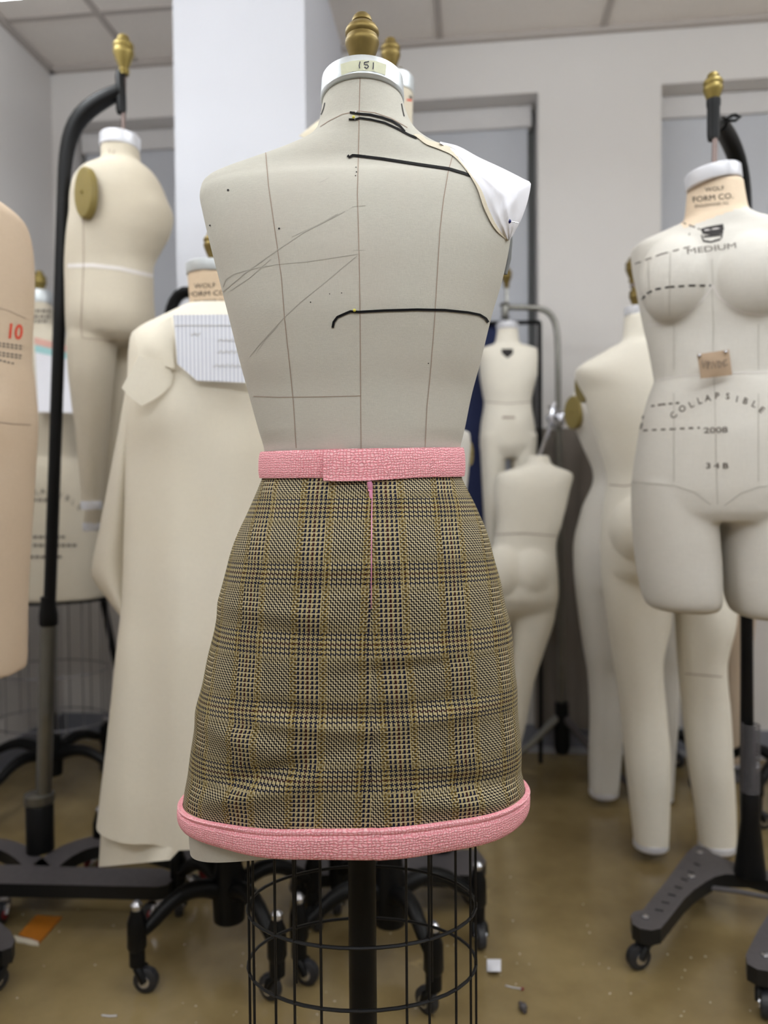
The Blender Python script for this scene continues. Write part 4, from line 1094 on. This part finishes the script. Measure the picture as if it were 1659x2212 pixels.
# ---- K: its stand
d = 1.78
ks = root_at('hanging_stand', 'black stand with two-pronged wheeled base under the short-legged form at right', 'stand', at(1615, 1060, d))
pl = MB(); pl.tube([at(1618, 1880, 1.86), at(1614, 1720, 1.84), at(1613, 1340, 1.82), at(1612, 900, 1.80), at(1610, 450, 1.78), at(1604, 390, 1.77), at(1590, 335, 1.74), at(1572, 295, 1.70), at(1556, 268, 1.65)], [.02, .017, .0145, .0145, .015, .017, .019, .019, .016], 14, smooth=70)
pl.build('curved_arm', M['black'], ks)
MB().lathe([(.036, 0), (.034, .02), (.022, .13), (.021, .19), (.017, .20)], fl(1620, 1888, .10), 20).build('socket', M['black'], ks)
s0 = fl(1620, 1888, .10)
sp2 = MB()
for i in range(22): sp2.tube([s0+UP*(.20+.0075*i)+(RT*math.cos(2*PI*j/14)+FW*math.sin(2*PI*j/14))*.0195 for j in range(14)], .0022, 5, closed=True)
sp2.build('spring', M['iron'], ks)
MB().lathe([(.011, -.01), (.0125, 0), (.0125, .055), (.014, .06), (.014, .072)], at(1541, 292, 1.605), 14).build('hook_sleeve', M['black'], ks)
MB().tube([at(1543, 275, 1.625), at(1552, 266, 1.64)], .013, 10).build('hook_joint', M['black'], ks)
tw = MB(); tw.tube([at(1556, 262, 1.64), at(1572, 256, 1.63), at(1580, 250, 1.63), at(1588, 248, 1.63), at(1598, 253, 1.63), at(1588, 260, 1.63), at(1574, 260, 1.63)], [.003, .0035, .004, .004, .004, .004, .004], 8); tw.build('wing_screw', M['black'], ks)
finial(ks, at(1540, 236, 1.605), .70, 'brass2')
zt, th = .10, .032
pix = [(1362, 1978), (1366, 1996), (1382, 2006), (1407, 2010), (1427, 2006), (1442, 1988), (1478, 1942), (1500, 1922), (1521, 1907), (1544, 1894), (1567, 1888), (1618, 1890), (1660, 1902), (1678, 1922), (1676, 1950), (1640, 2005), (1611, 2062), (1614, 2082), (1636, 2094), (1660, 2098), (1684, 2088), (1700, 2060), (1735, 2000), (1768, 1950), (1772, 1925), (1755, 1908), (1720, 1896), (1643, 1877), (1580, 1861), (1541, 1843), (1524, 1829), (1503, 1825), (1483, 1843), (1440, 1902), (1389, 1965), (1370, 1969)]
bs = MB(); bs.prism(platepoly(pix, zt), (0, 0, -th), 0, 1); base = bs.build('base_plate', [M['iron'], M['ironside']], ks, 30)
for x, y in ((1394, 1982), (1511, 1843), (1653, 2065), (1494, 1895)): MB().lathe([(.008, 0), (.008, .003), (.005, .005)], fl(x, y, zt), 12).build('bolt', M['chrome'], base)
emb = MB()
for i in range(7):
    t_ = i/6; a_ = fl(1415+(1500-1415)*t_, 1965+(1865-1965)*t_, zt+.0004); b_ = fl(1433+(1512-1433)*t_, 1968+(1870-1968)*t_, zt+.0004)
    emb.tube([a_, b_], .0022, 6)
emb.build('cast_lettering', M['ironside'], base)
for q, (x, y, hd) in enumerate(((1396, 1990, 200), (1655, 2075, 250), (1510, 1842, 90), (1750, 1920, 60))):
    e = fl(x, y, zt); caster(ks, (e.x, e.y, zt-th-.002), .027, R(hd), ('ironside', 'chrome', 'rubber'))
br = MB(); br.tube([fl(1536, 1918, .075), fl(1590, 1925, .075), fl(1670, 1940, .075)], .006, 8); br.build('brace_bar', M['iron'], base)

# ---- G, H, I: full-length forms behind at right
def leg_caps(root, specs):
    for x, y, dd, w in specs:
        s = dd/FPX; MB().lathe([(w/2*s*.9, -.012), (w/2*s*1.01, -.006), (w/2*s*1.01, .008), (w/2*s*.95, .010)], at(x, y, dd), 24).build('ankle_cap', M['whitecap'], root)
d = 2.1
gf = root_at('full_length_form', 'white full-length form with two long legs hanging behind the short-legged form', 'dress form', at(1440, 1060, d))
tor = Loft([(680, 1350, 1402, .04, .04, 2), (735, 1346, 1406, .042, .042, 2), (750, 1320, 1432, .055, .055), (768, 1290, 1465, .065, .065), (786, 1258, 1494, .075, .075, 3.0), (800, 1246, 1506, .082, .082, 3.3), (850, 1262, 1495, .10, .10), (900, 1278, 1486, .105, .105), (960, 1296, 1480, .10, .10), (1040, 1314, 1486, .092, .095), (1100, 1306, 1530, .115, .11), (1180, 1300, 1580, .14, .12), (1225, 1304, 1592, .13, .12), (1260, 1315, 1585, .09, .09)], d)
lg = Loft([(1180, 1300, 1450, .085, .09), (1240, 1302, 1452, .072, .09), (1340, 1314, 1446, .078, .09), (1437, 1329, 1428, .072, .078), (1547, 1344, 1438, .066, .07), (1657, 1353, 1446, .062, .062), (1740, 1362, 1445, .052, .052), (1804, 1369, 1443, .046, .046), (1826, 1371, 1442, .045, .045)], d)
lr = Loft([(1180, 1452, 1585, .085, .09), (1240, 1458, 1590, .072, .09), (1340, 1464, 1582, .088, .09), (1437, 1470, 1564, .072, .078), (1547, 1479, 1574, .066, .07), (1657, 1490, 1580, .062, .062), (1740, 1502, 1586, .052, .052), (1804, 1509, 1588, .046, .046), (1828, 1511, 1587, .045, .045)], d)
butt = [ball(at(1390, 1145, d-.065), (.088, .095, .10)), ball(at(1512, 1145, d-.065), (.088, .095, .10))]
sk = fuse([tor.mesh(48, 6), lg.mesh(36, 7), lr.mesh(36, 7)]+butt, .007, 3)
k = Marks(sk, .001); k.line([(1316, 1047), (1350, 1050), (1380, 1045)], 2, 1); k.line([(1480, 1455), (1560, 1462)], 2, 1)
MB().join(sk).join(k.out).build('body', [M['muslin_b'], M['seam']], gf)
leg_caps(gf, [(1406, 1822, d, 74), (1549, 1826, d, 78)])
MB().tube([at(1415, 1822, d), at(1415, 1840, d)], .003, 6).build('foot_spike', M['chrome'], gf)
neckcap(gf, 1376, 682, d, 52, 18, 'whitecap'); finial(gf, at(1372, 668, d), .58)
plate(gf, 1262, 830, d+.02, .05, 40, (-RT*.95-FW*.2), 'olive')
p = at(1376, 1060, d+.16)
sg = root_at('hanging_stand', 'dark stand mostly hidden behind the full-length form with two long legs', 'stand', at(1705, 1060, d+.3))
pp = at(1705, 1060, d+.3)
MB().tube([(pp.x, pp.y, .08), (pp.x, pp.y, 1.60), Vector((pp.x, pp.y, 1.66))-RT*.03, at(1500, 640, d+.15), at(1380, 668, d)], [.016]*3+[.014, .01], 12).build('curved_arm', M['black'], sg)
MB().lathe([(.034, .08), (.038, .16), (.030, .20), (.022, .26)], (pp.x, pp.y, 0), 20).build('hub', M['black'], sg)
star_legs(sg, Vector((pp.x, pp.y, 0)), [R(225+90*q) for q in range(4)], .20)
d = 2.46
hf = root_at('full_length_form', 'pale full-length form with olive arm plate, second behind the short-legged form', 'dress form', at(1350, 1060, d))
tor = Loft([(730, 1352, 1396, .04, .04, 2), (785, 1348, 1400, .042, .042, 2), (800, 1325, 1420, .055, .055), (825, 1270, 1475, .07, .07), (850, 1236, 1500, .085, .085), (880, 1227, 1506, .095, .095), (910, 1238, 1502, .10, .10), (960, 1259, 1490, .10, .10), (1030, 1284, 1470, .09, .09), (1100, 1258, 1480, .12, .11), (1190, 1240, 1490, .145, .12), (1260, 1243, 1490, .14, .12), (1300, 1252, 1480, .10, .10)], d)
lg = Loft([(1230, 1241, 1370, .11, .10), (1300, 1248, 1368, .10, .095), (1400, 1262, 1358, .085, .085), (1460, 1272, 1350, .07, .075), (1550, 1276, 1346, .066, .07), (1650, 1273, 1340, .052, .055), (1712, 1274, 1335, .045, .045)], d)
lr = Loft([(1230, 1372, 1490, .11, .10), (1300, 1376, 1486, .10, .095), (1400, 1384, 1476, .085, .085), (1460, 1390, 1468, .07, .075), (1550, 1392, 1462, .066, .07), (1650, 1392, 1456, .052, .055), (1722, 1392, 1453, .045, .045)], d+.02)
sk = fuse([tor.mesh(48, 6), lg.mesh(36, 7), lr.mesh(36, 7)], .008, 3)
MB().join(sk).build('body', M['muslin_w'], hf)
leg_caps(hf, [(1304, 1711, d, 62), (1422, 1720, d+.02, 62)])
neckcap(hf, 1374, 732, d, 46, 18, 'whitecap')
MB().tube([at(1374, 720, d), at(1368, 612, d)], .006, 8).build('hanging_rod', M['rod'], hf); finial(hf, at(1366, 612, d), .78)
plate(hf, 1238, 891, d-.03, .035, 36, (-RT*.85-FW*.55), 'olive')
sh = root_at('hanging_stand', 'dark stand hidden behind the pale full-length form with olive arm plate', 'stand', at(1420, 1060, d+.2))
pp = at(1418, 1060, d+.22)
MB().tube([(pp.x, pp.y, .08), (pp.x, pp.y, 1.50), Vector((pp.x, pp.y, 1.60)), at(1366, 618, d)], [.014]*3+[.008], 12).build('curved_arm', M['black'], sh)
MB().lathe([(.034, .08), (.038, .16), (.030, .20), (.022, .26)], (pp.x, pp.y, 0), 20).build('hub', M['black'], sh)
star_legs(sh, Vector((pp.x, pp.y, 0)), [R(235+90*q) for q in range(4)], .16)
d = 2.72
ff = root_at('full_length_form', 'rearmost beige full-length form, one leg showing beside the black pole at right', 'dress form', at(1560, 1060, d))
tor = Loft([(760, 1540, 1584, .04, .04), (800, 1500, 1620, .07, .07), (840, 1490, 1640, .11, .11), (960, 1500, 1620, .10, .10), (1030, 1510, 1610, .09, .09), (1180, 1490, 1630, .14, .12), (1290, 1500, 1622, .10, .10)], d)
lg = Loft([(1230, 1540, 1630, .09, .09), (1350, 1545, 1622, .085, .085), (1470, 1550, 1614, .065, .07), (1560, 1552, 1610, .06, .06), (1645, 1555, 1606, .045, .045)], d)
l2 = Loft([(1230, 1500, 1590, .09, .09), (1350, 1505, 1585, .085, .085), (1470, 1512, 1580, .065, .07), (1560, 1516, 1576, .06, .06), (1645, 1520, 1572, .045, .045)], d+.05)
MB().join(fuse([tor.mesh(40, 8), lg.mesh(32, 8), l2.mesh(32, 8)], .009, 3)).build('body', M['muslin_p'], ff)
leg_caps(ff, [(1580, 1645, d, 52), (1546, 1645, d+.05, 52)])
pp = at(1562, 1060, d+.02)
MB().tube([(pp.x, pp.y, .0), (pp.x, pp.y, .75)], .012, 10).build('support_rod', M['steel'], ff)
MB().lathe([(.11, 0), (.11, .008), (.02, .014)], (pp.x, pp.y, 0), 24).build('base_plate', M['iron'], ff)

# ---- P, Q: two toddler forms on a chrome stand, clothes on a rail
d = 2.72
pf_ = root_at('child_form', 'small cream child form with dark chest emblem hanging below a chrome arch', 'dress form', at(1097, 1060, d))
tor = Loft([(706, 1075, 1118, .034, .034, 2), (742, 1069, 1122, .038, .038, 2), (749, 1050, 1143, .048, .048), (757, 1034, 1160, .055, .055, 3.2), (800, 1036, 1160, .07, .07, 2.5), (850, 1043, 1150, .072, .07), (868, 1046, 1147, .07, .07), (920, 1039, 1154, .078, .08), (960, 1037, 1158, .08, .09), (990, 1042, 1154, .06, .07)], d)
lg = Loft([(940, 1037, 1094, .07, .08), (1000, 1040, 1091, .066, .07), (1080, 1044, 1084, .055, .06), (1180, 1049, 1078, .042, .042), (1300, 1050, 1076, .035, .035)], d)
lr = Loft([(940, 1101, 1159, .07, .08), (1000, 1104, 1156, .066, .07), (1080, 1110, 1150, .055, .06), (1180, 1116, 1146, .042, .042), (1300, 1118, 1144, .035, .035)], d)
sk = fuse([tor.mesh(40, 4), lg.mesh(28, 6), lr.mesh(28, 6)], .006, 3)
k = Marks(sk, .0012); k.poly([(1083, 754), (1108, 754), (1108, 764), (1096, 774), (1084, 764)], 1); k.line([(1085, 902), (1112, 902)], 4, 2); k.line([(1046, 868), (1097, 872), (1147, 868)], 1.5, 2)
MB().join(sk).join(k.out).build('body', [M['muslin_b'], M['ink'], M['seam']], pf_)
neckcap(pf_, 1096, 712, d, 46, 14, 'whitecap'); MB().tube([at(1096, 702, d), at(1094, 620, d)], .0055, 8).build('hanging_rod', M['steel'], pf_)
MB().lathe([(.010, 0), (.018, .006), (.012, .012), (.014, .03), (.014, .045), (.02, .05), (.012, .058)], at(1091, 690, d), 16).build('hook_spool', M['steel'], pf_)
finial(pf_, at(1094, 622, d), .70)
rs = root_at('chrome_stand', 'silver tube stand with arched top carrying the two child forms', 'stand', at(1205, 1060, d))
f0 = at(1213, 1060, d); f0.z = 0
pl = MB(); pl.tube([f0+UP*.09, at(1208, 1200, d), at(1205, 760, d), at(1203, 715, d), at(1197, 688, d), at(1183, 671, d), at(1165, 665, d), at(1094, 664, d)], .0105, 12, smooth=80); pl.build('arched_tube', M['steel'], rs)
pl = MB(); pl.tube([f0+UP*.1+RT*.012+FW*.03, at(1213, 905, d)+FW*.03], .009, 10); pl.build('back_tube', M['steel'], rs)
hd = MB(); hd.tube([at(1182, 905, d-.03), at(1222, 895, d-.03)], .012, 10); hd.tube([at(1198, 870, d-.05), at(1192, 900, d-.06), at(1196, 930, d-.06)], .007, 8); hd.lathe([(.012, 0), (.016, .01), (.016, .03), (.01, .04)], at(1210, 920, d-.03), 14); hd.tube([at(1184, 878, d-.05), at(1206, 884, d-.05), at(1188, 915, d-.06)], .004, 8)
hd.build('clamp', M['chrome'], rs)
tri = MB()
for a_ in (200, 320, 80):
    dv = Vector((math.cos(R(a_)), math.sin(R(a_)), 0)); l_ = MB(); l_.tube([f0+UP*.22, f0+dv*.12+UP*.12, f0+dv*(.30 if a_ != 80 else .2)+UP*.015], [.016, .013, .011], 8); l_.build('leg', M['steel'] if a_ == 200 else M['iron'], rs)
tri.lathe([(.022, .08), (.028, .10), (.028, .16), (.024, .26)], f0, 16); tri.build('hub', M['black'], rs)
d = 2.5
qf = root_at('child_form', 'cream child form seen from behind with rounded seat, beside the checked skirt', 'dress form', at(1140, 1060, d))
tor = Loft([(984, 1142, 1186, .035, .035, 2), (1002, 1138, 1190, .038, .038, 2), (1011, 1112, 1208, .05, .05), (1018, 1088, 1226, .056, .053, 3.0), (1026, 1073, 1236, .062, .057, 3.2), (1063, 1067, 1229, .075, .07), (1130, 1072, 1213, .078, .07), (1180, 1064, 1200, .08, .07), (1230, 1048, 1203, .10, .075), (1280, 1040, 1205, .11, .08), (1310, 1042, 1202, .09, .07), (1330, 1050, 1195, .05, .05)], d)
lr = Loft([(1270, 1104, 1204, .075, .07), (1330, 1104, 1198, .075, .07), (1400, 1102, 1176, .066, .06), (1473, 1095, 1153, .055, .05), (1565, 1088, 1135, .042, .04), (1620, 1084, 1121, .034, .034), (1660, 1082, 1112, .03, .03)], d)
lg = Loft([(1270, 1036, 1102, .075, .07), (1330, 1034, 1098, .075, .07), (1473, 1030, 1080, .055, .05), (1660, 1030, 1060, .03, .03)], d)
bt = [ball(at(1142, 1240, d-.040), (.078, .082, .095)), ball(at(1088, 1240, d-.040), (.070, .080, .095))]
sk = fuse([tor.mesh(40, 4), lg.mesh(28, 6), lr.mesh(28, 6)]+bt, .006, 8)
k = Marks(sk, .0012); k.line([(1070, 1155), (1130, 1152), (1208, 1158)], 1.8, 1)
MB().join(sk).join(k.out).build('body', [M['muslin_b'], M['seam']], qf)
MB().tube([at(1164, 990, d), at(1180, 945, d+.05), at(1190, 915, d+.15)], .006, 8).build('hanging_rod', M['chrome'], qf)
# navy garment on the rail; taupe sheet added as shade on the wall
nb = MB()
nb.prism([at(x, y, 2.86) for x, y in ((990, 720), (1055, 698), (1075, 705), (1068, 860), (1062, 1010), (1056, 1300), (975, 1300), (960, 900))], FW*.05)
tag(nb.build('hanging_garment', M['navycloth'], None, 30), 'navy garment hanging behind the small child form with the emblem', 'garment')
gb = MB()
def shade_sheet(u, v):
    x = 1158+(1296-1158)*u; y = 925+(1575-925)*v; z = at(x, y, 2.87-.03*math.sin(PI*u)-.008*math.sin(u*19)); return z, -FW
gb.grid(shade_sheet, 24, 12, 0, .03); tag(gb.build('wall_shade_sheet', M['taupe'], None, 50), 'dark taupe sheet added as shade on the wall behind the silver stand', 'shade sheet')
rl = MB(); rl.tube([at(960, 700, 2.84), at(1168, 696, 2.84)], .008, 8)
for x in (962, 1166): rl.tube([at(x, 698, 2.84), Vector((at(x, 698, 2.84).x, at(x, 698, 2.84).y, 0.0))], .008, 8)
tag(rl.build('clothes_rail', M['black'], None), 'thin black clothes rail behind the small child form', 'clothes rail')
# ---- M: little torso peeking out at the right of the skirt's waist
d = 1.95
mf = root_at('child_form', 'small pale child torso with olive arm plate peeking out right of the pink waistband', 'dress form', at(950, 1060, d))
sk = fuse([Loft([(905, 905, 945, .035, .035, 2), (925, 890, 985, .05, .05), (936, 880, 1014, .06, .06, 2.6), (960, 880, 1016, .065, .065, 2.6), (1020, 886, 1012, .07, .07), (1090, 892, 1006, .065, .065), (1200, 880, 1018, .08, .08), (1280, 885, 1010, .07, .07)], d).mesh(36, 5)], .006, 2)
MB().join(sk).build('body', M['muslin_w'], mf); plate(mf, 1013, 980, d, .03, 26, (RT-FW*.35), 'olive')
p = at(945, 1060, d); pole_stand(mf, p, at(945, 1275, d).z+.04, .016)
bp = MB(); bp.prism(platepoly([(640, 1835), (1030, 1835), (1050, 1860), (1036, 1892), (880, 1888), (850, 1868), (790, 1868), (760, 1888), (650, 1892), (615, 1862)], .10), (0, 0, -.03), 0, 1)
bo = bp.build('base_plate', [M['iron'], M['ironside']], mf, 30)
for q, (x, y) in enumerate(((642, 1872), (1030, 1872), (660, 1845), (1015, 1843))):
    e = fl(x, y, .10); caster(mf, (e.x, e.y, .066), .026, R(60+q*80), ('rubber', 'chrome', 'rubber'))
# ---- black arched stand behind the toile, black pole
d = 2.15
ar = root_at('arched_stand', 'black tube stand with arched top rising behind the muslin toile shoulder', 'stand', at(366, 1060, d))
pl = MB(); b0 = at(368, 1060, d); pl.tube([(b0.x, b0.y, .06), at(364, 720, d), at(367, 680, d), at(375, 650, d), at(388, 632, d), at(405, 626, d), at(424, 634, d), at(432, 655, d), at(434, 700, d)], .0165, 14, smooth=80); pl.build('arched_tube', M['black'], ar)
MB().lathe([(.034, .08), (.038, .16), (.030, .20), (.022, .26)], (b0.x, b0.y, 0), 20).build('hub', M['black'], ar)
fd = RT*.116-FW*.17; star_legs(ar, Vector((b0.x, b0.y, 0)), [math.atan2(fd.y, fd.x)+q*PI/2 for q in range(4)], .205, .15, .12, ('chrome', 'chrome', 'red'))
bp = MB(); g1 = at(258, 1470, 2.62); g0 = at(300, 1684, 2.62); g0.z = .012; bp.tube([at(216, 1262, 2.62), at(236, 1362, 2.62), g1, g0], .011, 10)
tag(bp.build('leaning_pole', M['black'], None), 'slim black pole slanting down beside the wire cage, left of the toile', 'pole')

# ------------------------------------------------------------------ bits on the floor
mb = MB(); mb.prism([fl(x, y, .004) for x, y in ((40, 2018), (78, 1976), (134, 1980), (86, 2034))], (0, 0, -.0035)); tag(mb.build('floor_card', M['orange'], None), 'orange card lying on the floor under the left stand base', 'card')
mb = MB(); mb.prism([fl(x, y, .003) for x, y in ((30, 2020), (82, 2032), (84, 2042), (66, 2040), (52, 2036), (36, 2034))], (0, 0, -.0025)); tag(mb.build('paper_scrap', M['muslin2'], None), 'pale scrap in front of the orange card on the floor', 'scrap')
mb = MB()
def scrap(u, v): return fl(1052+30*u, 2072+26*v, .003+.012*math.sin(PI*u)*v), UP
mb.grid(scrap, 6, 6, 0, .001); tag(mb.build('paper_scrap', M['paper'], None), 'white paper scrap on the bare floor right of the wire cage', 'scrap')
mb = MB(); mb.tube([fl(1092, 2129, .002), fl(1108, 2133, .002), fl(1126, 2136, .002)], .0012, 6); mb.tube([fl(1126, 2136, .003), fl(1131, 2136, .003)], .0028, 8, 1); tag(mb.build('floor_pin', [M['whitecap'], M['red']], None), 'white pin with red head lying on the floor right of the cage', 'pin')
mb = MB(); mb.tube([fl(220, 2193, .002), fl(236, 2195, .002), fl(252, 2194, .002)], .0014, 6); tag(mb.build('thread', M['whitecap'], None), 'white thread end on the floor at lower left', 'thread')
mb = MB(); mb.join(ball(fl(1130, 2175, .008), (.008, .008, .008))).tube([fl(1124, 2166, .006), fl(1134, 2186, .006)], .004, 6); tag(mb.build('floor_scrap', M['iron'], None), 'tiny dark scrap on the floor near the lower right centre', 'scrap')
crumbs = MB(); rr = random.Random(4)
for i in range(90):
    x, y = rr.uniform(20, 1640), 1880+330*rr.random(); c = fl(x, y, .0012); s_ = rr.uniform(.0008, .0020); a_ = rr.uniform(0, 6.28)
    if (Vector((c.x, c.y, 0))-hub).length < .1: continue
    crumbs.add([c+Vector((math.cos(a_+q*PI/2)*s_*(1 if q % 2 else 1.7), math.sin(a_+q*PI/2)*s_*(1 if q % 2 else 1.7), .0008*(q % 2))) for q in range(4)], [[0, 1, 2, 3]])
o = tag(crumbs.build('lint_crumbs', M['muslin2'], None), 'specks of lint and thread scattered on the brown floor', 'lint'); o['kind'] = 'stuff'
